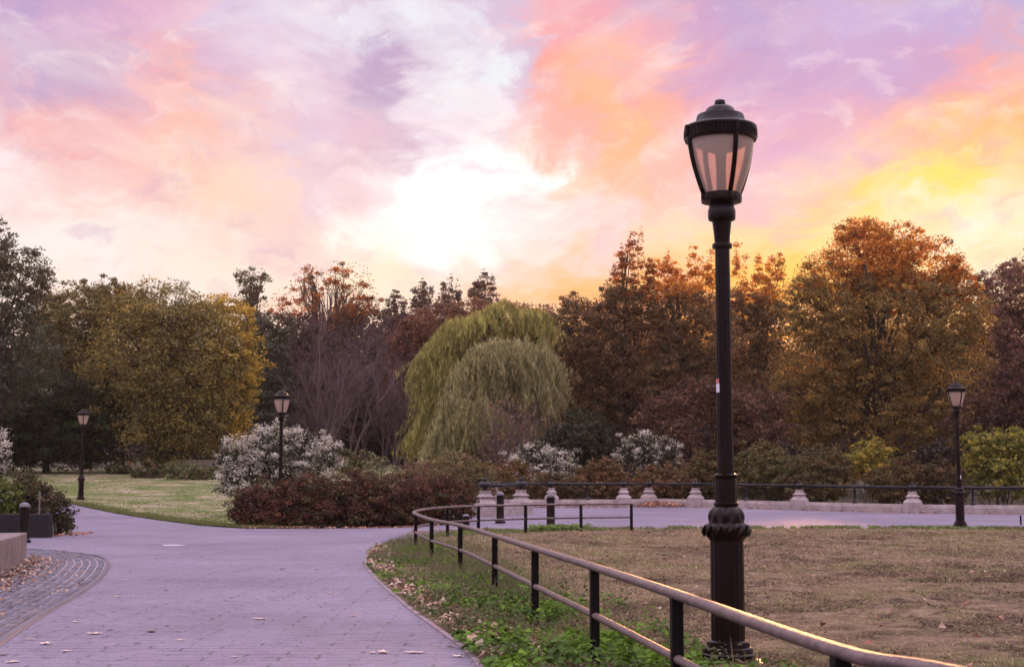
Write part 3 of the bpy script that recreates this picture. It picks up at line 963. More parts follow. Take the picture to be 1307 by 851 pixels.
hand = thing('pipe_handrail', 'curved handrail with pale worn top bar and black posts round the lawn', 'railing', (0.9, 8.4, 0))
off = Vector((0.9, 8.4, 0))
a = Acc(); a.tube([Vector((x, y, rail_z(x, y) - .028)) - off for x, y in rail_s], .041, 12, flat=.72); a.build('top_rail', M_RAIL, hand, smooth=True)
a = Acc(); a.tube([Vector((x, y, gz(x, y) + RH * .50)) - off for x, y in rail_s], .029, 10, flat=.9); a.build('middle_rail', M_RAIL, hand, smooth=True)
RPOSTS = [(1.26, 5.6), (.95, 8.4), (.63, 11.1), (.225, 14.2), (-.21, 17.6), (-.78, 21.8), (-1.40, 25.2), (-1.95, 29.3), (-1.60, 35.9), (-.86, 37.0), (.36, 38.2), (1.87, 39.2), (3.27, 39.58)]
for i, (x, y) in enumerate(RPOSTS):
    a = Acc()
    w = .034
    k = min(range(len(rail_s)), key=lambda q: (rail_s[q][0] - x) ** 2 + (rail_s[q][1] - y) ** 2)
    q0, q1 = rail_s[max(0, k - 1)], rail_s[min(len(rail_s) - 1, k + 1)]
    d = Vector((q1[0] - q0[0], q1[1] - q0[1], 0)).normalized(); n_ = Vector((-d.y, d.x, 0))
    c = Vector((x, y, 0)) - off
    vs = []
    for z in (gz(x, y) - .1, gz(x, y) + RH - .045):
        for s1, s2 in ((-1, -1), (1, -1), (1, 1), (-1, 1)):
            vs.append(c + d * (w * s1) + n_ * (w * s2) + Vector((0, 0, z)))
    a.add(vs, [(0, 3, 2, 1), (4, 5, 6, 7), (0, 1, 5, 4), (1, 2, 6, 5), (2, 3, 7, 6), (3, 0, 4, 7)])
    o = a.build('post', M_POST, hand); bevel_obj(o, .006, 1)


# ------------------------------------------------------------------ bollards
def bollard(loc, label):
    t = thing('bollard', label, 'bollard', loc, 'black bollards')
    a = Acc()
    a.lathe([(.17, -.05), (.17, .06), (.15, .075), (.135, .09), (.125, .11), (.122, .5), (.12, .84), (.128, .85), (.128, .875), (.112, .885), (.112, .90)], 28)
    a.build('post', M_IRON, t, angle=35)
    a = Acc()
    a.lathe([(.128, .90), (.128, .915), (.122, .945), (.105, .975), (.075, 1.0), (.04, 1.013), (.01, 1.018)], 28)
    a.build('cap', M_CAPWHITE, t, angle=60)
    return t


g = G(638.5, 671); b0 = bollard((g.x, g.y, gz(g.x, g.y)), 'black bollard in front of the stone block between two near pedestals')
for px, py, lab in ((703, 676.5, 'black bollard behind the flat rear run of the handrail, before the granite kerb'),
                    (595, 690, 'low black bollard with a pale domed cap inside the handrail bend beside the maroon hedge')):
    g = G(px, py)
    if px == 595: g = Vector((W(595, 655, 39).x, 39, 0))
    o = dup(b0, (g.x, g.y, gz(g.x, g.y))); o['label'] = lab
    if px == 595: o.scale = (.75, .75, .5)
g = W(31, 660, 34.0)
o = dup(b0, (g.x, 34.0, 0)); o['label'] = 'black bollard before the dark planter wall at the left'; o.scale = (1, 1, .92)

g = G(1303, 670)
a = Acc(); a.lathe([(.03, -.1), (.03, .27), (.022, .30), (.005, .31)], 10)
o = a.build('marker_post', M_POST); o.location = (g.x, g.y, gz(g.x, g.y))
tag(o, 'short thin dark marker post on the promenade at the right edge', 'post')

# ------------------------------------------------------------------ granite pedestals, kerb and iron railing
PED = {'A': (619, 54.5), 'B': (665, 57.0), 'C': (631, 70.5), 'D': (704, 72), 'E': (796, 71.6), 'F': (828, 75.5), 'G': (888, 72), 'H': (1020.5, 69), 'I': (1165, 66), 'J': (1322, 63.5)}
PED_LAB = {
 'A': 'granite pedestal at the hedge end, nearest of the pedestals, under a bulbous iron knob',
 'B': 'granite pedestal joined by a stone block to the nearest pedestal',
 'C': 'small far granite pedestal seen between the two nearest ones',
 'D': 'granite pedestal directly behind the second bollard, below the white bush',
 'E': 'granite pedestal beside the end post of the handrail and the leaf pile',
 'F': 'set-back granite pedestal half buried behind the pile of orange leaves',
 'G': 'granite pedestal just left of the tall lamp post',
 'H': 'granite pedestal midway between the tall lamp and the right lamp',
 'I': 'granite pedestal nearest to the right lamp post',
 'J': 'granite pedestal at the extreme right edge'}
PP = {}
for k, (px, D) in PED.items():
    p = W(px, 640, D); PP[k] = Vector((p.x, D, gz(p.x, D)))


def pedestal_mesh(h=1.0):
    prof = [(.35, -.1), (.35, .50), (.335, .515), (.32, .525), (.30, .56), (.265, .60), (.225, .64), (.205, .675), (.20, .70), (.215, .712), (.245, .72), (.262, .74), (.262, .76), (.245, .775), (.215, .79), (.185, .82), (.165, .86), (.155, .90), (.155, .92), (.172, .928), (.172, .965), (.16, .975), (.02, .98)]
    a = Acc()
    vs = []; fs = []
    ch = .12
    for r, z in prof:
        s = r; c = r * (1 - ch)
        vs += [(c, -s, z), (s, -c, z), (s, c, z), (c, s, z), (-c, s, z), (-s, c, z), (-s, -c, z), (-c, -s, z)]
    m = len(prof)
    for i in range(m - 1):
        for k in range(8):
            k2 = (k + 1) % 8
            fs.append((i * 8 + k, i * 8 + k2, (i + 1) * 8 + k2, (i + 1) * 8 + k))
    fs.append(tuple(range(7, -1, -1))); fs.append(tuple((m - 1) * 8 + k for k in range(8)))
    a.add(vs, fs)
    me = a.mesh('stone_pedestal', angle=28)
    me.materials.append(M_GRANITE)
    return me


pm = pedestal_mesh()
ang = {'A': .5, 'B': .5, 'C': 0, 'D': 0, 'E': 0.05, 'F': .3, 'G': -.4, 'H': -.55, 'I': -.6, 'J': -.6}
for k, p in PP.items():
    o = bpy.data.objects.new('stone_pedestal', pm); COL.objects.link(o)
    o.location = p; o.rotation_euler = (0, 0, ang[k])
    tag(o, PED_LAB[k], 'pedestal', 'granite pedestals')


def kerb_wall(name, label, pts, h, w, h2=None):
    """low moulded granite wall along pts"""
    prof = [(-w, -.1), (-w, h * .72), (-w * .82, h * .80), (-w * .82, h * .93), (-w * .7, h), (w * .7, h), (w * .82, h * .93), (w * .82, h * .80), (w, h * .72), (w, -.1)]
    n = len(pts); vs = []; fs = []; m = len(prof)
    for i, p in enumerate(pts):
        q0 = Vector(pts[max(0, i - 1)]).xy; q1 = Vector(pts[min(n - 1, i + 1)]).xy
        d = (q1 - q0).normalized(); nn = Vector((-d.y, d.x))
        z = gz(p[0], p[1])
        for s, zz in prof: vs.append((p[0] + nn.x * s, p[1] + nn.y * s, z + zz))
    for i in range(n - 1):
        for k in range(m - 1):
            fs.append((i * m + k, (i + 1) * m + k, (i + 1) * m + k + 1, i * m + k + 1))
    fs += [tuple(range(m)), tuple((n - 1) * m + k for k in range(m - 1, -1, -1))]
    a = Acc(); a.add(vs, fs)
    o = a.build(name, M_GRANITE)
    bm = bmesh.new(); bm.from_mesh(o.data); bmesh.ops.recalc_face_normals(bm, faces=bm.faces); bm.to_mesh(o.data); bm.free()
    return tag(o, label, 'kerb wall', 'granite kerb walls')


def seg(a, b, n=6, t0=0.0, t1=1.0):
    return [tuple(a.lerp(b, t0 + (t1 - t0) * i / n)) for i in range(n + 1)]


def block_line(k1, k2, label, h=.40, w=.20):
    kerb_wall('kerb_wall', label, seg(PP[k1], PP[k2], 5, .035, .965), h, w)


block_line('A', 'B', 'short granite block wall behind the first bollard, between the two nearest pedestals', .46, .24)
block_line('C', 'D', 'long low granite kerb wall below the white bush, nearest the pair of pedestals')
block_line('D', 'E', 'granite kerb wall seen through the flat rear run of the handrail')
block_line('E', 'F', 'short granite kerb wall turning back behind the orange leaf pile')
block_line('F', 'G', 'granite kerb wall just right of the orange leaf pile')
block_line('G', 'H', 'granite kerb wall passing behind the tall lamp post')
block_line('H', 'I', 'granite kerb wall left of the right lamp post')
block_line('I', 'J', 'granite kerb wall behind the right lamp post, reaching the frame')

iron = thing('iron_railing', 'black iron railing with round knobs running above the granite kerb', 'railing', tuple(PP['G']))
io = PP['G'].copy()
RZ = 1.16


def knob(p, s=1.0):
    a = Acc()
    v_ = .5 + .5 * s
    prof = [(.07, .97), (.07, 1.0), (.045, 1.02), (.05, 1.05), (.12, 1.085), (.165, 1.13), (.175, 1.16), (.165, 1.19), (.12, 1.235), (.05, 1.26), (.04, 1.285), (.065, 1.30), (.065, 1.325), (.03, 1.35), (.008, 1.40)]
    a.lathe([(r * s, .97 + (z - .97) * v_) for r, z in prof], 20, p - io)
    a.build('knob', M_IRON_BLUE, iron, angle=40)


Lp = Vector((W(607, 640, 61).x, 61, gz(-1.5, 61)))
PP['L'] = Lp
for k in 'ABCDEFGHIJL': knob(PP[k], 1.5 if k in 'AB' else 1.2)
for k1, k2 in (('A', 'B'), ('A', 'L'), ('L', 'C'), ('C', 'D'), ('D', 'E'), ('E', 'F'), ('F', 'G'), ('G', 'H'), ('H', 'I'), ('I', 'J')):
    a = Acc()
    a.tube([PP[k1] - io + Vector((0, 0, RZ)), PP[k2] - io + Vector((0, 0, RZ))], .068, 10)
    a.build('rail', M_IRON_BLUE, iron, smooth=True)
    if k1 + k2 in ('DE', 'GH', 'HI', 'IJ'):
        c = PP[k1].lerp(PP[k2], .5)
        a = Acc()
        a.lathe([(.16, .38), (.16, .45), (.10, .50), (.06, .56), (.07, .66), (.05, .75), (.055, .9), (.09, .95), (.09, .98), (.05, 1.02), (.08, 1.10), (.12, 1.16), (.08, 1.22), (.03, 1.28), (.045, 1.31), (.01, 1.36)], 16, c - io)
        a.build('post', M_IRON_BLUE, iron, angle=40)
a = Acc()
a.lathe([(.09, -.1), (.09, .9), (.05, 1.0), (.05, 1.1)], 12, PP['L'] - io); a.build('post', M_IRON_BLUE, iron, angle=40)


# ------------------------------------------------------------------ vegetation
def unit(v):
    return v / np.maximum(np.linalg.norm(v, axis=1, keepdims=True), 1e-9)


def leaf_quads(P, nrm, size, aspect=.5, axis=None):
    n = len(P)
    if axis is None:
        axis = rng.normal(size=(n, 3))
    a = unit(np.cross(nrm, axis)); b = unit(np.cross(nrm, a))
    if np.ndim(size) == 0: size = np.full(n, size)
    l = size[:, None] * .5; w = l * aspect
    V = np.empty((n, 4, 3))
    V[:, 0] = P - a * l; V[:, 1] = P - a * l * .1 + b * w; V[:, 2] = P + a * l; V[:, 3] = P - a * l * .1 - b * w
    return V.reshape(-1, 3)


def pick_cols(n, pal):
    w = np.array([p[1] for p in pal], float); w /= w.sum()
    c = np.array([p[0] for p in pal], float)
    return c[rng.choice(len(pal), n, p=w)]


def lobes_from_px(lobes, D):
    out = []
    for L_ in lobes:
        px, py, rx, ry = L_[:4]; dz = L_[4] if len(L_) > 4 else 0
        p = W(px, py, D + dz); k = mpp(D + dz)
        out.append((np.array(p), np.array((rx * k, (rx * .75 + ry * .15) * k, ry * k))))
    return out


def crown_leaves(lob, pal, leaf, lai=4.5, clump=.9, shell=.5, aspect=.55, jitter=.25, droop=0, lump=.16, floor=None, rn=.65):
    """scatter leaf faces in clumps through the crown volume"""
    areas = np.array([PI * r[0] * r[2] for _, r in lob])
    n = int(lai * areas.sum() / (.5 * leaf * leaf * aspect))
    per = max(5, min(48, int(clump ** 2 * PI * 1.5 / (.5 * leaf * leaf * aspect))))
    n_loose = int(n * .22); n -= n_loose
    nc = max(10, n // per)
    li = rng.choice(len(lob), nc, p=areas / areas.sum())
    d = unit(rng.normal(size=(nc, 3)))
    t = shell + (1 - shell) * rng.random(nc) ** .6
    C = np.array([lob[i][0] for i in li]); R = np.array([lob[i][1] for i in li])
    # uneven outline
    ph = rng.random(3) * 10
    lumps = 1 + lump * (np.sin(d[:, 0] * 5 + ph[0]) * np.sin(d[:, 2] * 6 + ph[1]) + .7 * np.sin(d[:, 1] * 9 + d[:, 2] * 11 + ph[2])) + rng.normal(size=nc) * lump * .45
    cc = C + d * R * (t * lumps)[:, None]
    if floor is not None:
        keep = cc[:, 2] > floor
        cc, d, R, C = cc[keep], d[keep], R[keep], C[keep]; nc = len(cc)
    ccol = pick_cols(nc, pal) * (1 + rng.normal(size=(nc, 1)) * jitter * .9)
    cr = clump * rng.uniform(.55, 1.25, nc)
    cid = np.repeat(np.arange(nc), per)
    o = unit(rng.normal(size=(len(cid), 3))) * (rng.random((len(cid), 1)) ** .45)
    o[:, 2] *= .62
    P = cc[cid] + o * cr[cid][:, None]
    P[:, 2] -= droop * rng.random(len(cid)) * cr[cid]
    nrm = unit(o * .8 + d[cid] * .5 + rng.normal(size=o.shape) * rn + np.array((0, 0, .35)))
    col = np.clip(ccol[cid] * (1 + rng.normal(size=(len(cid), 1)) * jitter), .004, 1)
    mixc = pick_cols(len(cid), pal)
    k = rng.random((len(cid), 1)) < .3
    col = np.where(k, mixc, col)
    # loose leaves between the clumps
    l2 = rng.choice(len(lob), n_loose, p=areas / areas.sum()); d2 = unit(rng.normal(size=(n_loose, 3)))
    C2 = np.array([lob[i][0] for i in l2]); R2 = np.array([lob[i][1] for i in l2])
    P2 = C2 + d2 * R2 * (rng.random(n_loose) ** .33 * 1.04)[:, None]
    P = np.concatenate([P, P2]); nrm = np.concatenate([nrm, unit(d2 * .6 + rng.normal(size=d2.shape) * .8)])
    col = np.concatenate([col, np.clip(pick_cols(n_loose, pal) * (1 + rng.normal(size=(n_loose, 1)) * jitter), .004, 1)])
    size = leaf * rng.uniform(.6, 1.35, len(P))
    if floor is not None:
        P[:, 2] = np.maximum(P[:, 2], floor - .1 + rng.random(len(P)) * .25)
    V = leaf_quads(P, nrm, size, aspect)
    return V, np.repeat(col, 4, axis=0), cc


def curve_pts(p0, p1, bend, n=5):
    p0 = Vector(p0); p1 = Vector(p1)
    out = []
    ph = random.uniform(0, 6)
    l = (p1 - p0).length
    for i in range(n + 1):
        t = i / n
        p = p0.lerp(p1, t)
        p.z += bend * l * math.sin(PI * t)
        p.x += .035 * l * math.sin(ph + t * 5) * t; p.y += .035 * l * math.cos(ph + t * 4) * t
        out.append(p)
    return out


def add_limbs(a, base, fork, targets, r0, limbs=14, subs=3):
    tp = curve_pts(base, fork, 0, 5)
    a.tube(tp, [r0 * (1.35 if i == 0 else 1) * (1 - .5 * i / 5) for i in range(6)], 9)
    if len(targets) == 0: return
    idx = np.random.default_rng(len(targets)).permutation(len(targets))
    tg = targets[idx]
    for i in range(min(limbs, len(tg))):
        e = Vector(tg[i])
        st = tp[random.randint(2, 5)]
        if e.z < st.z - .5: st = tp[1]
        pts = curve_pts(st, e, .10, 5)
        rr = r0 * random.uniform(.28, .45)
        a.tube(pts, [rr * (1 - .82 * k / 5) for k in range(6)], 6)
        if subs:
            dist = np.linalg.norm(tg - np.array(e), axis=1)
            near = np.argsort(dist)[1:subs + 6]
            for q in random.sample(list(near), min(subs, len(near))):
                s2 = pts[random.randint(2, 4)]
                p2 = curve_pts(s2, tg[q], .08, 4)
                r2 = rr * .4
                a.tube(p2, [r2 * (1 - .8 * k / 4) for k in range(5)], 4)


def tree(name, label, cat, D, lobes, base_px, pal, leaf_px=4.6, lai=4.5, clump=.9, shell=.5, trunk_r=.3, limbs=16, subs=3, fork=.45, group=None, jitter=.25, droop=0, lump=.16, aspect=.55, mat=None, bark=None, floor_=True, top=None, top_pal=None, gain=1.45):
    lob = lobes_from_px(lobes, D)
    bp = W(base_px, 600, D); bz = gz(bp.x, D)
    base = np.array((bp.x, D, bz))
    t = thing(name, label, cat, tuple(base), group)
    V, c, cc = crown_leaves(lob, pal, leaf_px * .80 * mpp(D), lai, clump * .62, shell, aspect, jitter, droop, lump * .62, floor=bz + .15 if floor_ else None)
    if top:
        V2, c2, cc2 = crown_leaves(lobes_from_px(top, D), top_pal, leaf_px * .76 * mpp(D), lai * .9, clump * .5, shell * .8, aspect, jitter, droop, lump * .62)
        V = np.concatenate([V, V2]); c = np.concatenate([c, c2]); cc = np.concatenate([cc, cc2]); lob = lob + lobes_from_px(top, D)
    me = np_mesh('crown', V - base, 4, np.clip(c * gain, 0, .8))
    a = Acc()
    zt = max(p[2] + r[2] for p, r in lob)
    cx = np.mean([p[0] for p, r in lob])
    fk = Vector(((bp.x * .6 + cx * .4), D, bz + (zt - bz) * fork)) - Vector(base)
    add_limbs(a, (0, 0, -.2), fk, cc - base, trunk_r, limbs, subs)
    a.build('trunk', bark or M_BARK, t, smooth=True)
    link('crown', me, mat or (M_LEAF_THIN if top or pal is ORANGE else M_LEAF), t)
    return t


def shrub(name, label, D, lobes, pal, leaf_px=4.2, lai=5, clump=.35, stems=10, group=None, cat='shrub', shell=.45, jitter=.25, lump=.14, aspect=.6, mat=None, part='foliage', bark=None, droop=0, rn=.65):
    lob = lobes_from_px(lobes, D)
    cx = float(np.mean([p[0] for p, r in lob])); cy = D
    bz = gz(cx, cy); base = np.array((cx, cy, bz))
    t = thing(name, label, cat, tuple(base), group)
    V, c, cc = crown_leaves(lob, pal, leaf_px * .85 * mpp(D), lai, clump * .7, shell, aspect, jitter, droop, lump * .6, floor=bz + .05, rn=rn)
    a = Acc()
    for i in range(stems):
        e = Vector(cc[random.randrange(len(cc))] - base)
        s = Vector((e.x * .35 + random.uniform(-.15, .15), e.y * .35, -.1))
        pts = curve_pts(s, e, .06, 4)
        a.tube(pts, [.03 * (1 - .75 * k / 4) for k in range(5)], 5)
    a.build('stem', bark or M_BARK, t, smooth=True)
    link(part, np_mesh(part, V - base, 4, np.clip(c * (1.3 if part == 'foliage' else 1.05), 0, .8)), mat or M_LEAF, t)
    return t


def twig_tree(name, label, D, base_px, top_px, top_py, spread_px, pal=None, cat='tree', trunk_r=.16, n_main=9, leaf_px=4, nleaf=0, group=None, base_w=.5):
    """bare, many-stemmed tree of fine upswept twigs"""
    bp = W(base_px, 600, D); bz = gz(bp.x, D); base = Vector((bp.x, D, bz))
    t = thing(name, label, cat, tuple(base), group)
    top = W(top_px, top_py, D) - base
    H = top.z; S = spread_px * mpp(D)
    a = Acc(); tips = []

    def grow(p, d, l, r, lev):
        n = 4
        pts = [p.copy()]; q = p.copy(); dd = d.copy()
        for i in range(n):
            dd = (dd + Vector((random.gauss(0, .13), random.gauss(0, .13), random.gauss(.03, .09)))).normalized()
            q = q + dd * (l / n); pts.append(q.copy())
        a.tube(pts, [r * (1 - .55 * i / n) for i in range(n + 1)], 5 if lev < 2 else 3, cap=False)
        tips.append(q.copy())
        if lev >= 4: return
        kids = (5, 4, 4, 3)[lev]
        for k in range(kids):
            i = random.randint(1, n)
            ax = Vector((random.gauss(0, 1), random.gauss(0, 1), random.gauss(.15, .5))).normalized()
            nd = (dd * 1.0 + ax * random.uniform(.5, .85)).normalized()
            grow(pts[i], nd, l * random.uniform(.48, .72), max(.007, r * .5), lev + 1)
    for k in range(n_main):
        an = random.uniform(0, 2 * PI)
        s = random.uniform(.1, 1)
        d = Vector((math.cos(an) * s * S / H * .9, math.sin(an) * s * S / H * .9, 1)).normalized()
        grow(Vector((random.uniform(-base_w, base_w), random.uniform(-base_w, base_w), -.2)), d, H * random.uniform(.42, .55), trunk_r * random.uniform(.6, 1), 0)
    a.build('branches', M_TWIG, t)
    if nleaf:
        tp = np.array([tuple(q) for q in tips]); ii = rng.choice(len(tp), nleaf)
        P = tp[ii] + rng.normal(size=(nleaf, 3)) * .25
        P = P[(P[:, 2] > .3)]
        nn = unit(rng.normal(size=P.shape))
        V = leaf_quads(P, nn, leaf_px * mpp(D) * rng.uniform(.6, 1.3, len(P)), .55)
        link('crown', np_mesh('crown', V, 4, np.repeat(pick_cols(len(P), pal), 4, axis=0)), M_LEAF, t)
    return t


def willow(label, D, lobes, base_px, pal, strands, trunk_r=.45):
    lob = lobes_from_px(lobes, D)
    bp = W(base_px, 600, D); bz = gz(bp.x, D); base = np.array((bp.x, D, bz))
    t = thing('willow_tree', label, 'tree', tuple(base), 'weeping willows')
    sub = []
    for p, r in lob:
        for q in range(9):
            dd = unit(rng.normal(size=(1, 3)))[0]; dd[2] = abs(dd[2]) * 1.1 - .3
            sub.append((p + dd * r * rng.uniform(.30, 1.0), r * rng.uniform(.22, .48)))
    lob = sub
    areas = np.array([r[0] * r[2] for _, r in lob])
    li = rng.choice(len(lob), strands, p=areas / areas.sum())
    nk = 75
    kd = unit(rng.normal(size=(nk, 3))); kr = rng.uniform(.74, 1.14, nk); kc = 1 + rng.normal(size=nk) * .2
    kid = rng.integers(0, nk, strands)
    d = unit(kd[kid] + rng.normal(size=(strands, 3)) * .11); d[:, 2] = np.abs(d[:, 2]) * 1.1 - .45
    C = np.array([lob[i][0] for i in li]); R = np.array([lob[i][1] for i in li])
    S0 = C + unit(d) * R * (kr[kid] * rng.uniform(.80, 1.03, strands))[:, None]
    out = unit(d) * np.array((1, 1, 0))
    Lh = R[:, 2] * rng.uniform(.6, 2.0, strands)
    Lh = np.minimum(Lh, np.maximum(.4, S0[:, 2] - bz - rng.uniform(.1, 1.2, strands)))
    m = 30
    tt = np.linspace(0, 1, m)
    arch = (1 - (1 - tt) ** 2)
    sway = rng.normal(size=(strands, 2)) * .3 + (rng.normal(size=(nk, 2)) * .45)[kid]
    P = np.empty((strands, m, 3))
    P[:, :, 0] = S0[:, 0, None] + out[:, 0, None] * arch * .6 + sway[:, 0, None] * tt ** 2
    P[:, :, 1] = S0[:, 1, None] + out[:, 1, None] * arch * .6 + sway[:, 1, None] * tt ** 2
    P[:, :, 2] = S0[:, 2, None] + .5 * (tt - 2.2 * tt ** 2) - Lh[:, None] * tt ** 1.15
    P = P + rng.normal(size=P.shape) * .07
    Pf = P.reshape(-1, 3); n = len(Pf)
    cs = pick_cols(strands, pal) * (1 + rng.normal(size=(strands, 1)) * .12) * kc[kid][:, None]
    col = np.clip(np.repeat(cs, m, axis=0) * (1 + rng.normal(size=(n, 1)) * .18), .01, 1)
    dirv = unit(np.array((0, 0, -1.)) + rng.normal(size=(n, 3)) * .26)
    nrm = unit(np.cross(dirv, rng.normal(size=(n, 3))))
    b = np.cross(nrm, dirv)
    l = (.42 * rng.uniform(.6, 1.3, n))[:, None] * .5; w = l * .12
    V = np.empty((n, 4, 3)); V[:, 0] = Pf - dirv * l; V[:, 1] = Pf + b * w; V[:, 2] = Pf + dirv * l; V[:, 3] = Pf - b * w
    V = V.reshape(-1, 3)
    ok = np.repeat(Pf[:, 2] > bz + .05, 4)
    a = Acc()
    zt = max(p[2] + r[2] for p, r in lob)
    add_limbs(a, (0, 0, -.2), Vector((0, 0, (zt - bz) * .4)), S0 - base, trunk_r, 26, 3)
    a.build('trunk', M_BARK, t, smooth=True)
    V, col = (V - base)[ok], np.repeat(col, 4, axis=0)[ok]
    # feathery leaf sprays where the boughs turn over
    V2, c2, _ = crown_leaves([(p, r * np.array((1, 1, .8))) for p, r in sub], pal, 3.0 * mpp(D), 1.1, .45, .5, .3, .22, .9, .2, floor=bz + .3)
    V, col = np.concatenate([V, V2 - base]), np.concatenate([col, c2])
    link('crown', np_mesh('crown', V, 4, col), M_LEAF, t)
    return t


# palettes (linear albedo)
OLIVE = [((.10, .085, .028), 4), ((.075, .07, .025), 3), ((.14, .10, .03), 2), ((.05, .05, .02), 2)]
GOLD = [((.34, .225, .038), 4), ((.26, .17, .032), 3), ((.41, .28, .05), 2), ((.15, .12, .03), 2)]
BRONZE = [((.150, .118, .036), 4), ((.112, .094, .032), 3), ((.21, .148, .034), 2.2), ((.07, .064, .026), 2)]
DGREEN = [((.016, .024, .010), 5), ((.03, .042, .014), 3), ((.011, .015, .007), 3)]
GREYGREEN = [((.05, .055, .035), 4), ((.07, .07, .05), 3), ((.03, .035, .02), 2)]
SUNGLOW = [((.44, .17, .030), 4), ((.34, .125, .026), 3), ((.52, .235, .04), 2), ((.15, .065, .02), 1.5)]  # orange sun flare glow painted into the upper leaf colours
ORANGE = [((.27, .085, .022), 3), ((.18, .065, .022), 3), ((.34, .12, .025), 2), ((.06, .032, .018), 2)]
BROWN = [((.135, .080, .042), 4), ((.09, .060, .032), 3), ((.19, .112, .052), 2), ((.05, .042, .022), 2.2)]
RUST = [((.11, .045, .030), 4), ((.08, .036, .026), 3), ((.15, .07, .04), 1)]
PLUM = [((.11, .050, .034), 4), ((.07, .034, .026), 3), ((.18, .095, .062), 2), ((.05, .038, .02), 2)]
BIGTREE = [((.175, .118, .040), 4), ((.21, .135, .038), 3), ((.13, .10, .036), 3), ((.065, .054, .024), 2.2), ((.28, .155, .04), 1.4)]
WILLOWG = [((.32, .295, .09), 4), ((.25, .235, .078), 3), ((.40, .355, .11), 1.5)]
WILLOWD = [((.31, .285, .13), 4), ((.25, .23, .105), 3), ((.39, .35, .17), 1.5)]
WHITEF = [((.52, .475, .40), 5), ((.44, .40, .335), 3), ((.60, .55, .47), 2), ((.24, .23, .14), 1.6)]
MAROON = [((.075, .026, .020), 4), ((.048, .022, .018), 3), ((.13, .050, .028), 1.8), ((.058, .056, .022), 3.0), ((.12, .09, .05), 1.2), ((.035, .026, .02), 1.5)]
MIXED = [((.075, .085, .03), 3), ((.06, .06, .03), 3), ((.11, .085, .04), 2), ((.12, .06, .035), 1)]
YGREEN = [((.20, .175, .03), 4), ((.13, .125, .028), 3), ((.25, .20, .035), 1.5), ((.07, .07, .02), 2)]
TG = 'trees behind the park'
BT = 'autumn trees behind the railing'

# --- far woodland mass that closes the gaps between the named trees
def woodland():
    lob = []
    for i in range(46):
        px = -60 + i * 32 + random.uniform(-8, 8)
        py = 510 + random.uniform(-14, 12) - (30 if 380 < px < 500 else 0)
        lob.append((px, py, 46, 84 + random.uniform(-14, 10), random.uniform(-6, 8)))
        lob.append((px + 10, 580, 40, 34, random.uniform(-20, -4)))
    lb = lobes_from_px(lob, 150)
    V, c, cc = crown_leaves(lb, [((.045, .032, .03), 3), ((.03, .028, .018), 3), ((.06, .04, .032), 2)], 5.5 * mpp(150), 4.5, 1.6, .3, .6, floor=2)
    o = link('woodland', np_mesh('woodland', V, 4, c), M_LEAF)
    tag(o, 'dark far woodland mass filling the gaps behind the trees', 'woodland', kind='stuff')


woodland()

# --- left side
tree('tall_tree', 'tall dark grey-green tree with open branches at the far left edge', 'tree', 86,
     [(-22, 320, 44, 55), (28, 352, 42, 34), (-8, 395, 60, 50), (18, 450, 62, 60), (-20, 480, 60, 70)], -14, GREYGREEN, 4.6, 3.0, .75, .45, .35, 26, 3, .5, TG, lump=.25)
tree('holly_tree', 'dark low evergreen tree with flat sprays beside the far left lamp', 'tree', 96,
     [(10, 560, 60, 44), (70, 560, 58, 40), (120, 545, 45, 55), (60, 510, 70, 40), (0, 520, 60, 50)], 60, DGREEN, 4.6, 5, .8, .4, .25, 12, 2, .4, TG)
tree('bronze_tree', 'olive-bronze leafy tree left of the golden maple', 'tree', 104,
     [(100, 420, 62, 58), (75, 470, 60, 62), (140, 400, 46, 44), (120, 490, 66, 60), (60, 400, 30, 32)], 112, OLIVE, 4.4, 4.2, .8, .45, .3, 18, 3, .45, TG, lump=.2)
tree('golden_tree', 'broad golden-brown tree with a visible trunk standing on the grass hill', 'tree', 97,
     [(205, 405, 58, 50), (180, 460, 80, 70), (240, 470, 74, 80), (200, 530, 82, 60), (250, 420, 46, 44), (165, 400, 40, 40), (235, 545, 60, 50)], 203, BRONZE, 4.4, 2.9, 1.15, .34, .38, 30, 3, .42, TG, lump=.34, jitter=.32)
tree('yellow_tree', 'bright yellow tree right of the golden-brown tree, above the white-flowered bush', 'tree', 100,
     [(290, 420, 34, 42), (306, 460, 36, 50), (280, 500, 44, 60), (290, 545, 40, 44), (268, 400, 26, 26)], 282, GOLD, 4.6, 3.2, .8, .45, .28, 24, 3, .45, TG, lump=.36, jitter=.3)
tree('spiky_conifer', 'narrow dark conifer with a spiky top against the sky', 'tree', 132,
     [(320, 362, 16, 20), (318, 392, 24, 24), (322, 430, 26, 36), (305, 350, 7, 8), (334, 352, 7, 9)], 320, GREYGREEN, 4.0, 3.0, .8, .3, .3, 26, 3, .75, TG, lump=.35)
tree('orange_tree', 'sparse orange-leaved tree silhouetted against the sunset left of centre', 'tree', 128,
     [(400, 360, 28, 22), (440, 355, 38, 22), (372, 388, 30, 24), (420, 395, 52, 28), (458, 385, 28, 28)], 425, ORANGE, 3.8, 1.15, .85, .35, .32, 46, 4, .45, TG, lump=.25, floor_=False)
tree('dark_green_tree', 'dark grey-green tree filling the gap beside the yellow tree', 'tree', 112,
     [(340, 455, 34, 50), (345, 520, 40, 60), (325, 425, 22, 26), (360, 420, 20, 20)], 342, GREYGREEN, 4.4, 4.2, .8, .45, .26, 10, 2, .4, TG)
twig_tree('bare_tree', 'leafless purple-grey tree with fanned twigs behind the white-flowered bush', 104, 425, 425, 395, 85, trunk_r=.12, n_main=10, group='bare purple trees', base_w=1.8)
twig_tree('bare_tree', 'leafless purple tree leaning toward the willow, right of the other bare tree', 107, 490, 490, 420, 70, trunk_r=.12, n_main=8, group='bare purple trees', base_w=1.8)
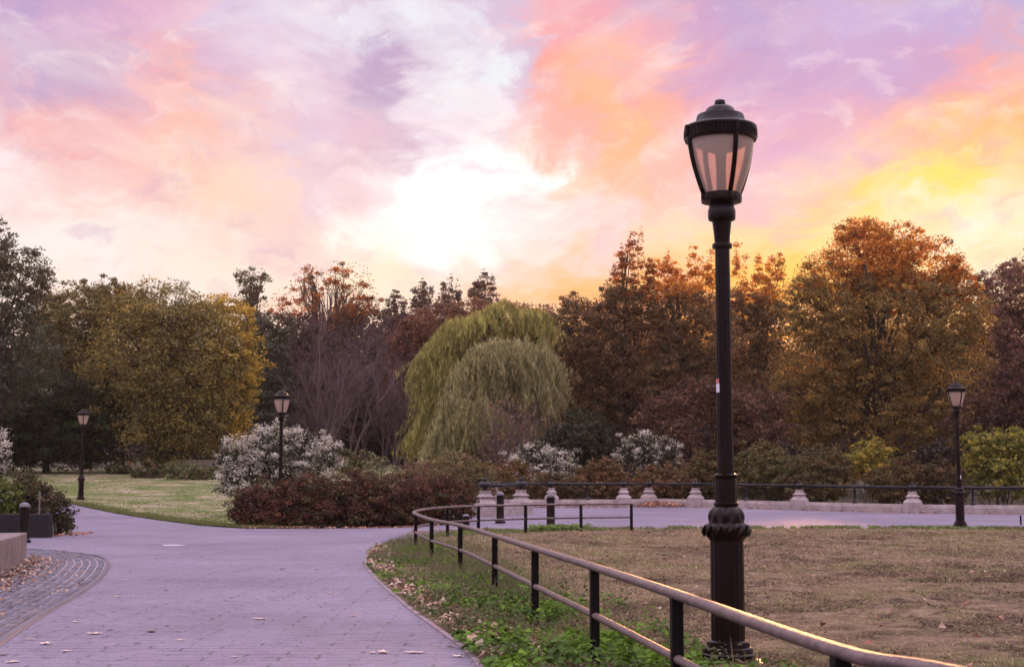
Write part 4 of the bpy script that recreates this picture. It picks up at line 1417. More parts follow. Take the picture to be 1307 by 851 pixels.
tree('brown_understory_tree', 'dull maroon-brown low tree behind the bare twigs', 'tree', 116,
     [(400, 470, 56, 56), (460, 480, 56, 60), (430, 540, 80, 50), (500, 540, 50, 60), (390, 430, 30, 30)], 440, [((.06, .036, .038), 4), ((.045, .03, .03), 3), ((.03, .025, .02), 2)], 4.4, 4.0, .9, .4, .25, 10, 2, .4, TG)
for (px, top, w, lab) in ((505, 372, 24, 'first dark tree top behind the willow, left of three pointed tops'),
                          (540, 356, 22, 'pointed dark tree top behind the willow, second from the orange tree'),
                          (575, 350, 20, 'pointed dark tree top behind the willow, second from the feathery one'),
                          (617, 345, 24, 'feathery upswept tree top behind the willow, tallest and rightmost of that row')):
    tree('far_tree', lab, 'tree', 142, [(px, top + 12, w * .22, 16), (px - w * .4, top + 22, w * .2, 14), (px + w * .45, top + 20, w * .2, 15), (px - 2, top + 34, w * .75, 20), (px - 3, top + 52, w * 1.1, 24), (px + 4, top + 80, w * 1.4, 36), (px, top + 125, w * 1.5, 50)], px,
         [((.055, .042, .045), 4), ((.075, .055, .05), 3), ((.035, .03, .03), 2)], 4.0, 3.2, .6, .4, .28, 34, 3, .6, 'dark tree tops behind the willow', lump=.3)
tree('red_tree', 'dark red-leaved tree just left of the willow', 'tree', 110,
     [(520, 440, 30, 34), (512, 480, 28, 44), (535, 415, 26, 22), (505, 520, 26, 40)], 515, RUST, 4.4, 4, .75, .45, .22, 10, 2, .4, TG)
tree('russet_tree', 'russet rounded tree rising behind the crown of the willow', 'tree', 118,
     [(560, 415, 40, 28), (600, 405, 40, 24), (650, 410, 40, 26), (690, 415, 34, 26), (600, 460, 90, 40)], 620, [((.12, .06, .045), 4), ((.09, .05, .04), 3), ((.14, .085, .04), 2)], 4.2, 3.6, .8, .45, .25, 12, 2, .4, TG, lump=.22)
willow('bright yellow-green weeping willow at the centre, rear of the two', 99,
       [(632, 412, 44, 26), (590, 428, 34, 32), (558, 462, 30, 30), (546, 505, 20, 34), (540, 556, 20, 34), (676, 418, 32, 28), (600, 480, 50, 50)], 590, WILLOWG, 3000)
willow('greyer front weeping willow overlapping the brighter one', 93,
       [(650, 452, 46, 32), (612, 482, 34, 44), (682, 485, 36, 56), (592, 535, 28, 44), (640, 540, 60, 50), (566, 572, 20, 24)], 640, WILLOWD, 3300)
twig_tree('bare_shrub', 'purple bare-twigged small tree with a few orange leaves before the willow', 87, 652, 650, 488, 40, [((.26, .14, .05), 3), ((.17, .09, .06), 2)], 'tree', .05, 7, 4, 600, base_w=1.3)
shrub('evergreen_bush', 'rounded dark evergreen bush between willow and white bush', 88, [(740, 556, 42, 34), (720, 580, 34, 30), (765, 585, 30, 30)], [((.030, .036, .02), 4), ((.045, .048, .026), 3), ((.018, .02, .012), 2)], 4, 5, .4, 8)

# --- right side
tree('brown_tree', 'brown-olive rounded tree immediately right of the willow', 'tree', 101,
     [(735, 420, 36, 40), (720, 480, 50, 56), (760, 470, 50, 70), (745, 540, 60, 50), (735, 392, 22, 18)], 735, BROWN, 4.2, 4.2, .75, .45, .28, 16, 3, .42, BT, lump=.22)
tree('brown_tree', 'tall brown tree with thin upright shoots poking above its crown', 'tree', 99,
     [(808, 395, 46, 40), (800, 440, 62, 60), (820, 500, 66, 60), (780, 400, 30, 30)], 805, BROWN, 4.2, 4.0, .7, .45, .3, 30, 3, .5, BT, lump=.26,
     top=[(794, 335, 4, 26), (805, 325, 5, 32), (818, 322, 5, 34), (784, 352, 7, 20), (831, 350, 8, 20), (806, 368, 30, 18)], top_pal=ORANGE)  # orange sun glow also coloured onto these upper shoots
tree('brown_tree', 'brown tree directly left of the tall lamp, orange sun glow coloured into its jagged top', 'tree', 97,
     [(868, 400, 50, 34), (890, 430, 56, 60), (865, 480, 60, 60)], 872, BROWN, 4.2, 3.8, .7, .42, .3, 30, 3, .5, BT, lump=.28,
     top=[(842, 350, 6, 22), (852, 345, 7, 28), (864, 355, 12, 18), (883, 338, 7, 28), (895, 352, 10, 20), (908, 346, 7, 28), (872, 374, 48, 20)], top_pal=SUNGLOW)
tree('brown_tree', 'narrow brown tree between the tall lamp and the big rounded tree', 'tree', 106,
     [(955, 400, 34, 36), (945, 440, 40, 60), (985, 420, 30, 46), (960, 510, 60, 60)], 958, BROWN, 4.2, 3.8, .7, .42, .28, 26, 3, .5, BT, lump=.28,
     top=[(940, 335, 4, 30), (949, 345, 6, 24), (968, 345, 7, 24), (983, 352, 9, 22), (997, 346, 6, 24), (962, 377, 36, 22)], top_pal=SUNGLOW)
tree('dogwood_tree', 'low spreading plum-coloured tree in layered tiers behind the tall lamp', 'tree', 86,
     [(860, 520, 50, 26), (900, 500, 44, 22), (940, 520, 56, 28), (880, 555, 60, 34), (960, 555, 50, 36), (985, 520, 30, 22)], 905, PLUM, 4.6, 3.0, .9, .35, .16, 30, 3, .45, BT, lump=.4, gain=1.0, jitter=.42)
tree('rounded_tree', 'biggest broad rounded olive tree behind the right lamp, orange sun glow coloured into its top', 'tree', 95,
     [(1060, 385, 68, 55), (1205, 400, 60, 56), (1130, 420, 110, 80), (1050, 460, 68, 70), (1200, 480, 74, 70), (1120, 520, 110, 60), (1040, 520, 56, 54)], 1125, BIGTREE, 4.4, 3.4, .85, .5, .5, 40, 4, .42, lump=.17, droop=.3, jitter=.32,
     top=[(1110, 332, 62, 50), (1175, 342, 58, 44), (1100, 298, 36, 24), (1150, 308, 38, 28), (1060, 352, 46, 34), (1212, 362, 36, 34), (1132, 370, 60, 36), (1122, 345, 40, 30)], top_pal=SUNGLOW)
tree('maroon_tree', 'muted maroon tree at the right edge beyond the big rounded tree', 'tree', 113,
     [(1290, 380, 44, 44), (1260, 420, 40, 50), (1320, 370, 40, 50), (1300, 450, 60, 60), (1255, 365, 16, 20), (1290, 345, 16, 16)], 1292, [((.13, .062, .05), 4), ((.10, .055, .045), 3), ((.16, .085, .05), 2)], 4.2, 3.6, .75, .45, .28, 22, 3, .45, BT, lump=.25)
tree('plum_tree', 'low plum-brown tree right of and behind the right lamp', 'tree', 87,
     [(1275, 510, 44, 36), (1300, 480, 36, 34), (1240, 540, 36, 34), (1310, 540, 40, 50)], 1280, PLUM, 4.4, 3.2, .8, .42, .16, 16, 3, .42, BT, lump=.3, gain=1.0, jitter=.38)

# --- shrubs behind the railing
SG = 'shrubs behind the railing'
spec = [
 (640, 610, 46, 24, 80, [((.10, .075, .035), 3), ((.075, .065, .03), 3), ((.12, .07, .05), 2)], 'brown-green low shrub below the front willow, at the hedge end'),
 (705, 622, 50, 18, 78, [((.05, .042, .024), 3), ((.035, .032, .02), 3), ((.10, .06, .04), 1)], 'dark low shrub under the white bush, behind the railing'),
 (765, 610, 34, 26, 80, [((.12, .07, .045), 3), ((.09, .065, .04), 3), ((.06, .055, .03), 2)], 'russet shrub between the two white bushes behind the railing'),
 (840, 615, 48, 24, 79, [((.08, .06, .035), 3), ((.10, .06, .04), 3), ((.05, .05, .025), 2)], 'tangled brown shrub above the orange leaf pile'),
 (905, 605, 40, 34, 80, [((.055, .055, .026), 3), ((.09, .065, .035), 2), ((.04, .035, .02), 2)], 'dull green shrub right behind the tall lamp base'),
 (975, 600, 44, 38, 78, [((.07, .075, .035), 3), ((.05, .055, .03), 3), ((.10, .085, .04), 1)], 'grey-green shrub to the right of the tall lamp, behind the railing'),
 (1045, 602, 44, 36, 76, [((.075, .075, .042), 3), ((.055, .055, .035), 3), ((.11, .07, .035), 1)], 'silvery-green shrub left of the small yellow bush'),
 (1150, 612, 44, 28, 75, [((.05, .05, .026), 3), ((.075, .065, .035), 3), ((.10, .055, .04), 1)], 'low dark green shrub right of the small yellow bush'),
 (1200, 612, 34, 26, 74, [((.05, .045, .026), 3), ((.08, .055, .035), 2), ((.035, .035, .02), 2)], 'low dark shrub directly behind the right lamp'),
]
for px, py, rx, ry, D, pal, lab in spec:
    pal = [((c[0] * 1.3, c[1] * 1.05, c[2] * .8), w_) for c, w_ in pal]
    shrub('low_shrub', lab, D, [(px, py, rx * .8, ry), (px - rx * .5, py + 6, rx * .6, ry * .8), (px + rx * .5, py + 5, rx * .6, ry * .85), (px, py + 16, rx, ry * .7)], pal, 4.2, 4.5, .4, 10, SG, lump=.26)
shrub('yellow_bush', 'small yellow-leaved bush standing above the railing left of the right lamp', 80, [(1112, 578, 26, 22), (1100, 592, 28, 20), (1128, 595, 22, 18)], YGREEN[:1] + GOLD[:2] + YGREEN, 4.6, 3.6, .35, 10, lump=.25)
shrub('green_bush', 'large yellow-green bush behind the railing at the right edge', 76, [(1262, 575, 34, 32), (1290, 570, 34, 28), (1275, 605, 50, 34), (1315, 595, 40, 45), (1240, 600, 22, 30)], YGREEN, 4.6, 4.4, .45, 12, lump=.22)

# --- white flowered bushes
WG = 'white-flowered bushes'
def white_bush(label, D, lobes, lai=2.1):
    t = shrub('flowering_bush', label, D, lobes, WHITEF, 2.6, lai, .42, 30, WG, 'bush', .62, .10, .36, .8, part='blossom', rn=.4)
    lob = lobes_from_px(lobes, D); base = np.array(t.location)
    V, c, cc = crown_leaves([(p - np.array((0, 0, r[2] * .12)), r * .86) for p, r in lob], [((.04, .045, .022), 3), ((.025, .03, .016), 2), ((.07, .068, .036), 1)], 4 * mpp(D), 3.2, .4, .3, .5, floor=gz(base[0], base[1]) + .05)
    link('foliage', np_mesh('foliage', V - base, 4, c), M_LEAF, t)


white_bush('large white-flowered bush behind the middle-left lamp post', 56, [(345, 572, 40, 34), (310, 588, 34, 34), (378, 580, 34, 36), (335, 610, 58, 26), (410, 578, 24, 22), (400, 605, 34, 22), (300, 612, 22, 20)])
white_bush('white-flowered bush above the railing in front of the willow', 84, [(682, 584, 30, 22), (705, 590, 26, 20), (662, 596, 22, 16), (725, 592, 15, 18), (690, 605, 46, 14)])
white_bush('taller loose white-flowered bush with bare stems left of the tall lamp', 84, [(820, 570, 26, 24), (800, 580, 18, 18), (852, 578, 22, 20), (838, 592, 36, 14)], 1.6)
white_bush('white-flowered bush just peeking in at the left edge', 60, [(-18, 572, 30, 26), (-22, 595, 34, 26)])
# brush and meadow behind the hedge
shrub('meadow_shrub', 'olive-brown brushy shrub between hedge and front willow', 60, [(580, 602, 44, 26), (550, 608, 34, 20), (612, 615, 26, 26)], [((.16, .13, .055), 3), ((.12, .105, .045), 3), ((.16, .095, .06), 2)], 3.8, 3.6, .3, 16, 'brush behind the hedge', lump=.3)
shrub('meadow_shrub', 'pale green feathery shrub rising behind the middle of the hedge', 62, [(480, 592, 18, 12), (490, 604, 26, 14), (462, 608, 18, 12)], [((.19, .17, .09), 3), ((.12, .12, .06), 3), ((.22, .20, .13), 1)], 3.6, 2.6, .25, 14, 'brush behind the hedge', lump=.32)
shrub('meadow_shrub', 'reddish wispy brush at the right shoulder of the hedge', 58, [(535, 606, 24, 16), (515, 612, 22, 14)], [((.15, .07, .055), 3), ((.11, .06, .045), 3), ((.16, .11, .06), 1)], 3.6, 2.6, .25, 14, 'brush behind the hedge', lump=.32)
for px, py, rx, ry, D, lab in ((385, 598, 20, 26, 68, 'dull green bush tucked behind the right side of the large white bush'), (445, 590, 22, 16, 84, 'dim green bush right of the large white bush'), (240, 602, 36, 16, 88, 'low brushy growth at the foot of the golden tree'), (185, 600, 24, 16, 90, 'small brown brush left of the golden tree trunk'), (150, 596, 16, 12, 95, 'tiny grey shrub at the wood edge beyond the far left lamp')):
    shrub('brush', lab, D, [(px, py, rx, ry), (px + rx * .4, py + 5, rx * .7, ry * .7)], MIXED, 4, 4, .4, 8, 'brush at the wood edge', lump=.28)

# --- maroon hedge (five barberry shrubs)
HG = 'maroon barberry shrubs'
for px, rx, top, D, lab in ((338, 40, 612, 46.0, 'maroon barberry shrub at the lawn end of the hedge, before the middle-left lamp'),
                            (392, 44, 603, 46.4, 'maroon barberry shrub second along the hedge, right of the middle-left lamp'),
                            (450, 44, 599, 46.8, 'maroon barberry shrub in the middle of the hedge, reddest at its top'),
                            (508, 42, 603, 47.2, 'maroon barberry shrub fourth along the hedge, before the pale feathery shrub'),
                            (560, 40, 604, 48.0, 'maroon barberry shrub at the handrail end of the hedge')):
    h = 674 - top
    shrub('barberry_shrub', lab, D, [(px, top + h * .36, rx * .78, h * .36), (px - rx * .5, top + h * .58, rx * .62, h * .42), (px + rx * .5, top + h * .56, rx * .64, h * .42), (px, top + h * .74, rx * 1.05, h * .36)], MAROON, 3.4, 5, .3, 14, HG, jitter=.34, lump=.34)
# --- shrubs in the left planter
shrub('planter_shrub', 'bright green leafy shrub in the planter at the left edge', 38.6, [(8, 632, 24, 22), (-12, 640, 26, 28), (12, 650, 22, 14)], [((.11, .13, .03), 3), ((.07, .09, .022), 3), ((.045, .06, .02), 2)], 3.8, 4.5, .2, 10, 'planter shrubs')
shrub('planter_shrub', 'reddish-green upright shrub in the middle of the planter', 39.2, [(38, 622, 22, 20), (52, 638, 24, 22), (30, 645, 28, 16), (22, 612, 16, 14)], [((.075, .062, .03), 3), ((.055, .06, .022), 3), ((.10, .055, .035), 2), ((.04, .03, .02), 2)], 3.6, 4, .2, 12, 'planter shrubs', lump=.28)
shrub('planter_shrub', 'drooping dark shrub spilling past the end of the planter onto the path', 40.2, [(78, 652, 16, 22), (84, 668, 12, 14), (70, 640, 14, 14)], [((.055, .05, .022), 3), ((.04, .04, .018), 3), ((.085, .06, .035), 1)], 3.6, 4, .2, 12, 'planter shrubs', lump=.3)
a = Acc(); p = W(50, 655, 38.2)
a.lathe([(.02, -.6), (.02, .40), (.028, .42), (.026, .54), (.01, .57)], 8, (0, 0, 0))
o = a.build('seed_stalk', simple('dry_stalk', (.13, .09, .09), (.22, .16, .15), 20, .9)); o.location = (p.x, 38.2, .6)
tag(o, 'thin pale stake standing among the planter shrubs', 'stake')

# ------------------------------------------------------------------ lawn grass, weeds, litter
def blades(name, P, h, w, cols, lean=.5, label=None, cat=None):
    n = len(P)
    an = rng.random(n) * 2 * PI
    side = np.stack([np.cos(an), np.sin(an), np.zeros(n)], 1)
    ln = rng.normal(size=(n, 3)) * lean; ln[:, 2] = 0
    tip = P + np.stack([np.zeros(n), np.zeros(n), h], 1) + ln * h[:, None]
    V = np.empty((n, 3, 3)); V[:, 0] = P - side * w[:, None]; V[:, 1] = P + side * w[:, None]; V[:, 2] = tip
    o = link(name, np_mesh(name, V.reshape(-1, 3), 3, np.repeat(cols, 3, axis=0)), M_LEAF)
    tag(o, label, cat, kind='stuff')
    return o


def fbm(x, y, s, z=0): return mnoise.fractal(Vector((x * s, y * s, z)), .7, 2.0, 4)


pts = []; cols = []; hh = []; ww = []
n_try = 0
while len(pts) < 130000 and n_try < 900000:
    n_try += 1
    y = 5 + 38 * random.random() ** 1.7
    x = random.uniform(-2.8, .385 * y + 1.5)
    if y < 37 and x < edge_x(y) + .1: continue
    if y > 40.6 + min(2, max(0, x * .07)): continue
    q = fbm(x, y * 1.5, .45, 7)
    gr = fbm(x, y, .33, 31)
    if random.random() > .55 + q * .7 + fbm(x, y, 2.3, 61) * 1.3: continue
    pts.append((x, y, lawn_z(x, y) - .01))
    r = random.random()
    if gr > .05 and r < .55: c = (.16, .17, .05)
    elif r < .14: c = (.17, .16, .06)
    elif r < .40: c = (.25, .175, .12)
    elif r < .88: c = (.28, .195, .13)
    else: c = (.42, .33, .23)
    g = random.uniform(.8, 1.5); cols.append((c[0] * g, c[1] * g, c[2] * g))
    hh.append(random.uniform(.015, .05) * (1 + (y > 20) * .5)); ww.append(.0028 + .00022 * y)
blades('lawn_grass', np.array(pts), np.array(hh), np.array(ww), np.array(cols), 1.1, 'short dry straw-coloured grass covering the railed lawn', 'grass')

# dark raked thatch heaps
def thatch():
    P = []; C = []; Hh = []; Ww = []
    heaps = [(825, 742, .5, .3), (1110, 690, 1.0, .6), (985, 700, 1.1, .5), (1235, 742, .9, .4), (860, 703, .7, .5), (1130, 735, .8, .35), (1200, 724, 1.6, .35), (1290, 738, 1.0, .35), (1040, 716, 1.2, .3)]
    for px, py, rx, ry in heaps:
        g = G(px, py, .03)
        for k in range(int(2600 * rx * ry) + 260):
            r = random.random() ** .5; t = random.uniform(0, 2 * PI)
            x, y = g.x + rx * r * math.cos(t), g.y + ry * r * math.sin(t) * 1.6
            if fbm(x, y, 1.6, 5) + fbm(x, y, 6, 9) * .6 < -.05 + .3 * r: continue
            P.append((x, y, lawn_z(x, y) + .09 * (1 - r) * random.random() * (.4 + abs(fbm(x, y, 4, 2)) * 2)))
            C.append(random.choice([(.07, .045, .034), (.10, .068, .05), (.15, .10, .075), (.055, .036, .028)])); Hh.append(random.uniform(.01, .045)); Ww.append(random.uniform(.006, .014))
    for k in range(150000):     # loose crumbs everywhere, thicker in raked bands
        y = 6 + 36 * random.random() ** 1.5; x = random.uniform(-2, .385 * y + 1.5)
        if y < 37 and x < edge_x(y) + 1.0: continue
        if y > 40.6 + min(2, max(0, x * .07)): continue
        q = fbm(x * .9, y * .8, .42, 55) + .55 * fbm(x, y, 1.9, 23) + .35 * fbm(x, y, 7, 6) + .012 * x
        if q < .22: continue
        P.append((x, y, lawn_z(x, y) + min(.05, .06 * (q - .2)) * random.random()))
        C.append(random.choice([(.085, .055, .042), (.12, .082, .06), (.17, .115, .085), (.06, .04, .03), (.22, .15, .11)])); Hh.append(random.uniform(.008, .035)); Ww.append(random.uniform(.005, .012) + .0002 * y)
    blades('thatch', np.array(P), np.array(Hh), np.array(Ww), np.array(C), 2.6, 'dark brown raked thatch lying in loose heaps on the dry lawn', 'thatch')


thatch()

# green fringe at lawn edges and hill edge
P = []; C = []; Hh = []; Ww = []
for k in range(26000):
    r = random.random()
    if r < .45:     # far lawn edge by the promenade
        x = random.uniform(-2, 16); y = float(np.interp(x, [-2.1, -.6, 1, 3, 5, 10, 20], [37, 38.6, 39.7, 40.8, 41.4, 42, 42.8])) - abs(random.gauss(.15, .22))
        if fbm(x, y, .8, 3) < -.1: continue
        z = lawn_z(x, y); h = random.uniform(.04, .13)
    else:           # hill edge
        t = random.random()
        ys = [44.3, 47.2, 53, 59.5, 65.2, 68.6]; xs = [-8.2, -10.2, -13, -16.4, -19.6, -21.5]
        y = 44.3 + 24 * t ** 1.3; x = float(np.interp(y, ys, xs)) + abs(random.gauss(.1, .5))
        z = gz(x, y) + .02; h = random.uniform(.04, .10)
    P.append((x, y, z)); g = random.uniform(.7, 1.3)
    c = random.choice([(.11, .14, .035), (.14, .16, .05), (.19, .17, .08)])
    C.append((c[0] * g, c[1] * g, c[2] * g)); Hh.append(h); Ww.append(.014)
blades('edge_grass', np.array(P), np.array(Hh), np.array(Ww), np.array(C), .5, 'green grass fringe along the path edges', 'grass')


P = []; C = []; Hh = []; Ww = []
for k in range(42000):
    y = 45 + 50 * random.random() ** 1.4; x = random.uniform(-.31 * y - 12, -3.5)
    if not inside(hill_poly, x, y): continue
    q = fbm(x * .6, y, .16, 91) + .5 * fbm(x, y, .7, 17)
    if q > -.34 - .02 * (x + 12) or y < 45 + (abs(x) - 8) * 1.5 + 2.5: c = random.choice([(.10, .14, .032), (.14, .17, .05)])
    else: c = random.choice([(.40, .30, .22), (.32, .24, .17), (.17, .16, .07)])
    if random.random() > .5 + fbm(x, y, 1.1, 3): continue
    g = random.uniform(.7, 1.35); P.append((x, y, gz(x, y) + .03)); C.append((c[0] * g, c[1] * g, c[2] * g)); Hh.append(random.uniform(.03, .09)); Ww.append(.018)
blades('hill_grass', np.array(P), np.array(Hh), np.array(Ww), np.array(C), 1.0, 'patchy green and straw grass on the rising hill', 'grass')


def folded_leaves(P, up, size, cols, aspect=.55, fold=.25):
    """two-quad folded leaf, 6 verts -> as two quads (8 verts)"""
    n = len(P)
    ax = unit(np.cross(up, rng.normal(size=(n, 3)))); b = np.cross(up, ax)
    l = size[:, None] * .5; w = l * aspect
    base = P - ax * l; tip = P + ax * l - up * l * .2
    mid = P + up * l * .08
    lw = P + b * w + up * w * fold; rw = P - b * w + up * w * fold
    V = np.empty((n, 8, 3))
    V[:, 0] = base; V[:, 1] = lw; V[:, 2] = tip; V[:, 3] = mid
    V[:, 4] = base; V[:, 5] = mid; V[:, 6] = tip; V[:, 7] = rw
    return V.reshape(-1, 3), np.repeat(cols, 8, axis=0)


def rail_x(y):
    xs = [p for p in rail_s if p[1] < 31.5]
    return float(np.interp(y, [p[1] for p in xs], [p[0] for p in xs]))


def weeds():
    P = []; U = []; S = []; C = []
    for k in range(5200):
        y = 7.0 + 24 * random.random() ** 1.5
        e, r = edge_x(y), rail_x(y)
        x = random.uniform(e - .02, r + .38) if random.random() < .85 else r + .3 + abs(random.gauss(0, .45))
        n = fbm(x, y, 1.1, 5)
        dens = .45 + n * .9
        if y > 17: dens *= .55
        if y < 12.5: dens += .25
        if random.random() > dens: continue
        hgt = random.uniform(.04, .20) * (1 if y < 20 else .7) * (.35 + .65 * min(1, (x - e + .05) / .4))
        kind = fbm(x, y, .7, 44)
        nl = random.randint(7, 15)
        g0 = random.uniform(.7, 1.3)
        col = (.11, .20, .026) if kind > .08 else ((.07, .125, .026) if kind > -.15 else (.10, .115, .05))
        sz = random.uniform(.035, .075) if kind > -.1 else random.uniform(.025, .05)
        for j in range(nl):
            an = random.uniform(0, 2 * PI); rr = random.uniform(.01, .10)
            P.append((x + rr * math.cos(an), y + rr * math.sin(an), gz(x, y) + .05 + hgt * random.uniform(.25, 1)))
            U.append((math.cos(an) * .55 + random.gauss(0, .25), math.sin(an) * .55 + random.gauss(0, .25), 1))
            S.append(sz * random.uniform(.7, 1.35))
            g = g0 * random.uniform(.75, 1.25); C.append((col[0] * g, col[1] * g, col[2] * g))
    for k in range(300):
        x = random.choice([random.gauss(1.3, .5), random.gauss(-.6, .6), random.uniform(-2, 14)])
        y = float(np.interp(x, [-2.1, -.6, 1, 3, 5, 10, 20], [37, 38.6, 39.7, 40.8, 41.4, 42, 42.8])) - abs(random.gauss(.35, .25))
        for j in range(8):
            an = random.uniform(0, 2 * PI); rr = random.uniform(.02, .16)
            P.append((x + rr * math.cos(an), y + rr * math.sin(an), gz(x, y) + random.uniform(.03, .20) * (1 if .4 < x < 2.2 else .45)))
            U.append((math.cos(an) * .5, math.sin(an) * .5 - .3, 1)); S.append(random.uniform(.06, .13))
            g = random.uniform(.7, 1.3); C.append((.13 * g, .19 * g, .045 * g))
    V, c = folded_leaves(np.array(P), unit(np.array(U)), np.array(S), np.array(C), .72)
    o = link('weeds', np_mesh('weeds', V, 4, c), M_LEAF)
    tag(o, 'low green weeds growing along the foot of the handrail', 'weeds', kind='stuff')
    # grey-green tall grass near the bend
    P = []; C = []; Hh = []; Ww = []
    for k in range(16000):
        y = random.uniform(9, 36.5) if random.random() < .3 else random.uniform(17, 33)
        e = edge_x(y); r = rail_x(min(y, 31))
        x = random.uniform(e, r + .5) if random.random() < .8 else r + .4 + abs(random.gauss(0, .5))
        if fbm(x, y, .9, 13) < -.05: continue
        P.append((x, y, gz(x, y) + .03)); g = random.uniform(.7, 1.3)
        c = random.choice([(.13, .14, .06), (.16, .15, .085), (.09, .11, .04), (.22, .18, .11)])
        C.append((c[0] * g, c[1] * g, c[2] * g)); Hh.append(random.uniform(.08, .30) * (.3 + .7 * min(1, max(0, (x - e) / .5)))); Ww.append(.0055)
    blades('tall_grass', np.array(P), np.array(Hh), np.array(Ww), np.array(C), .45, 'grey-green rough grass round the bend of the handrail', 'grass')


weeds()


def litter():
    P = []; C = []; S = []; U = []

    def put(x, y, z, s, tint=0):
        P.append((x, y, z)); S.append(s)
        c = random.choice([(.40, .27, .20), (.30, .18, .13), (.48, .36, .29), (.22, .12, .09)]) if not tint else random.choice([(.36, .15, .09), (.45, .24, .16), (.25, .10, .07)])
        g = random.uniform(.75, 1.2); C.append((c[0] * g, c[1] * g, c[2] * g))
        U.append((random.gauss(0, .35), random.gauss(0, .35), 1))
    # drift against the pinkish wall
    for k in range(900):
        y = random.uniform(10, 26)
        wx = float(np.interp(y, [6, 13, 17.6, 20.9, 23.2, 25.3, 26.5], [-5.6, -6.35, -6.9, -7.42, -7.95, -8.48, -8.9]))
        d = abs(random.gauss(0, .25))
        if d > .75: continue
        put(wx + .06 + d, y, .03 + .10 * max(0, .5 - d) * random.random() * 2, random.uniform(.055, .105))
    for k in range(120):    # scattered over the cobbles
        y = random.uniform(9, 28); x0 = float(np.interp(y, [p[1] for p in AE], [p[0] for p in AE]))
        put(x0 - random.uniform(.15, 2.2), y, .035, random.uniform(.05, .095))
    for k in range(1800):    # weeds strip
        y = 7.5 + 23 * random.random() ** 1.5
        if fbm(0, y, .45, 77) < -.25: continue
        e = edge_x(y)
        put(e + abs(random.gauss(.18, .22)), y, gz(e, y) + random.uniform(.03, .12), random.uniform(.05, .12))
    for k in range(420):    # orange pile by the kerb
        t = random.gauss(0, .55)
        c = PP['E'].lerp(PP['F'], .9)
        x = c.x + .5 + t * 1.6; y = PP['E'].y + .5 + random.random() * 2.6
        put(x, y, gz(x, y) + .02 + max(0, .30 - abs(t) * .25) * random.random(), random.uniform(.12, .22), 1)
    for k1, k2, n in (('C', 'D', 60), ('D', 'E', 40), ('G', 'H', 60), ('H', 'I', 60), ('I', 'J', 50)):
        for k in range(n):
            q = PP[k1].lerp(PP[k2], random.random()); put(q.x - .2, q.y - .3 - abs(random.gauss(0, .15)), gz(q.x, q.y) + .03, random.uniform(.10, .18), 1)
    for k in range(160):    # hedge foot
        x = random.uniform(-8.2, -1.8); y = float(np.interp(x, [-8.2, -6, -3.5, -1.7], [44.2, 44.1, 44.6, 46])) + random.uniform(-.2, .2)
        put(x, y, gz(x, y) + .03, random.uniform(.07, .13), 1)
    for k in range(60):
        put(random.uniform(-12.1, -11.4), random.uniform(37.6, 40), .03, random.uniform(.08, .14), 1)
    for k in range(240):    # on the lawn
        y = 7 + 33 * random.random(); x = random.uniform(edge_x(y) + .6 if y < 37 else 0, .38 * y + 1)
        put(x, y, lawn_z(x, y) + .03, random.uniform(.05, .10), random.random() < .5)
    V, c = folded_leaves(np.array(P), unit(np.array(U)), np.array(S), np.array(C), .75, .6)
    o = link('leaf_litter', np_mesh('leaf_litter', V, 4, c), M_DRY)
    tag(o, 'dry tan and orange leaf litter drifted against walls, kerbs and weeds', 'leaves', kind='stuff')


litter()


# individual fallen leaves on the path
def leaf_shape(seed):
    r = random.Random(seed)
    vs = [(0, 0, .006)]; n = 20
    curl = r.uniform(.15, .4)
    for k in range(n):
        t = 2 * PI * k / n
        rad = .5 * (.62 + .38 * abs(math.cos(2.5 * t)) ** 1.3) * r.uniform(.85, 1.1)
        x, y = rad * math.cos(t), rad * math.sin(t) * .72
        vs.append((x, y, .006 + curl * (x * x * .9 + abs(y) * .35) + r.uniform(0, .03)))
    fs = [(0, 1 + k, 1 + (k + 1) % n) for k in range(n)]
    me = bpy.data.meshes.new('fallen_leaf'); me.from_pydata(vs, [], fs); me.update()
    return me


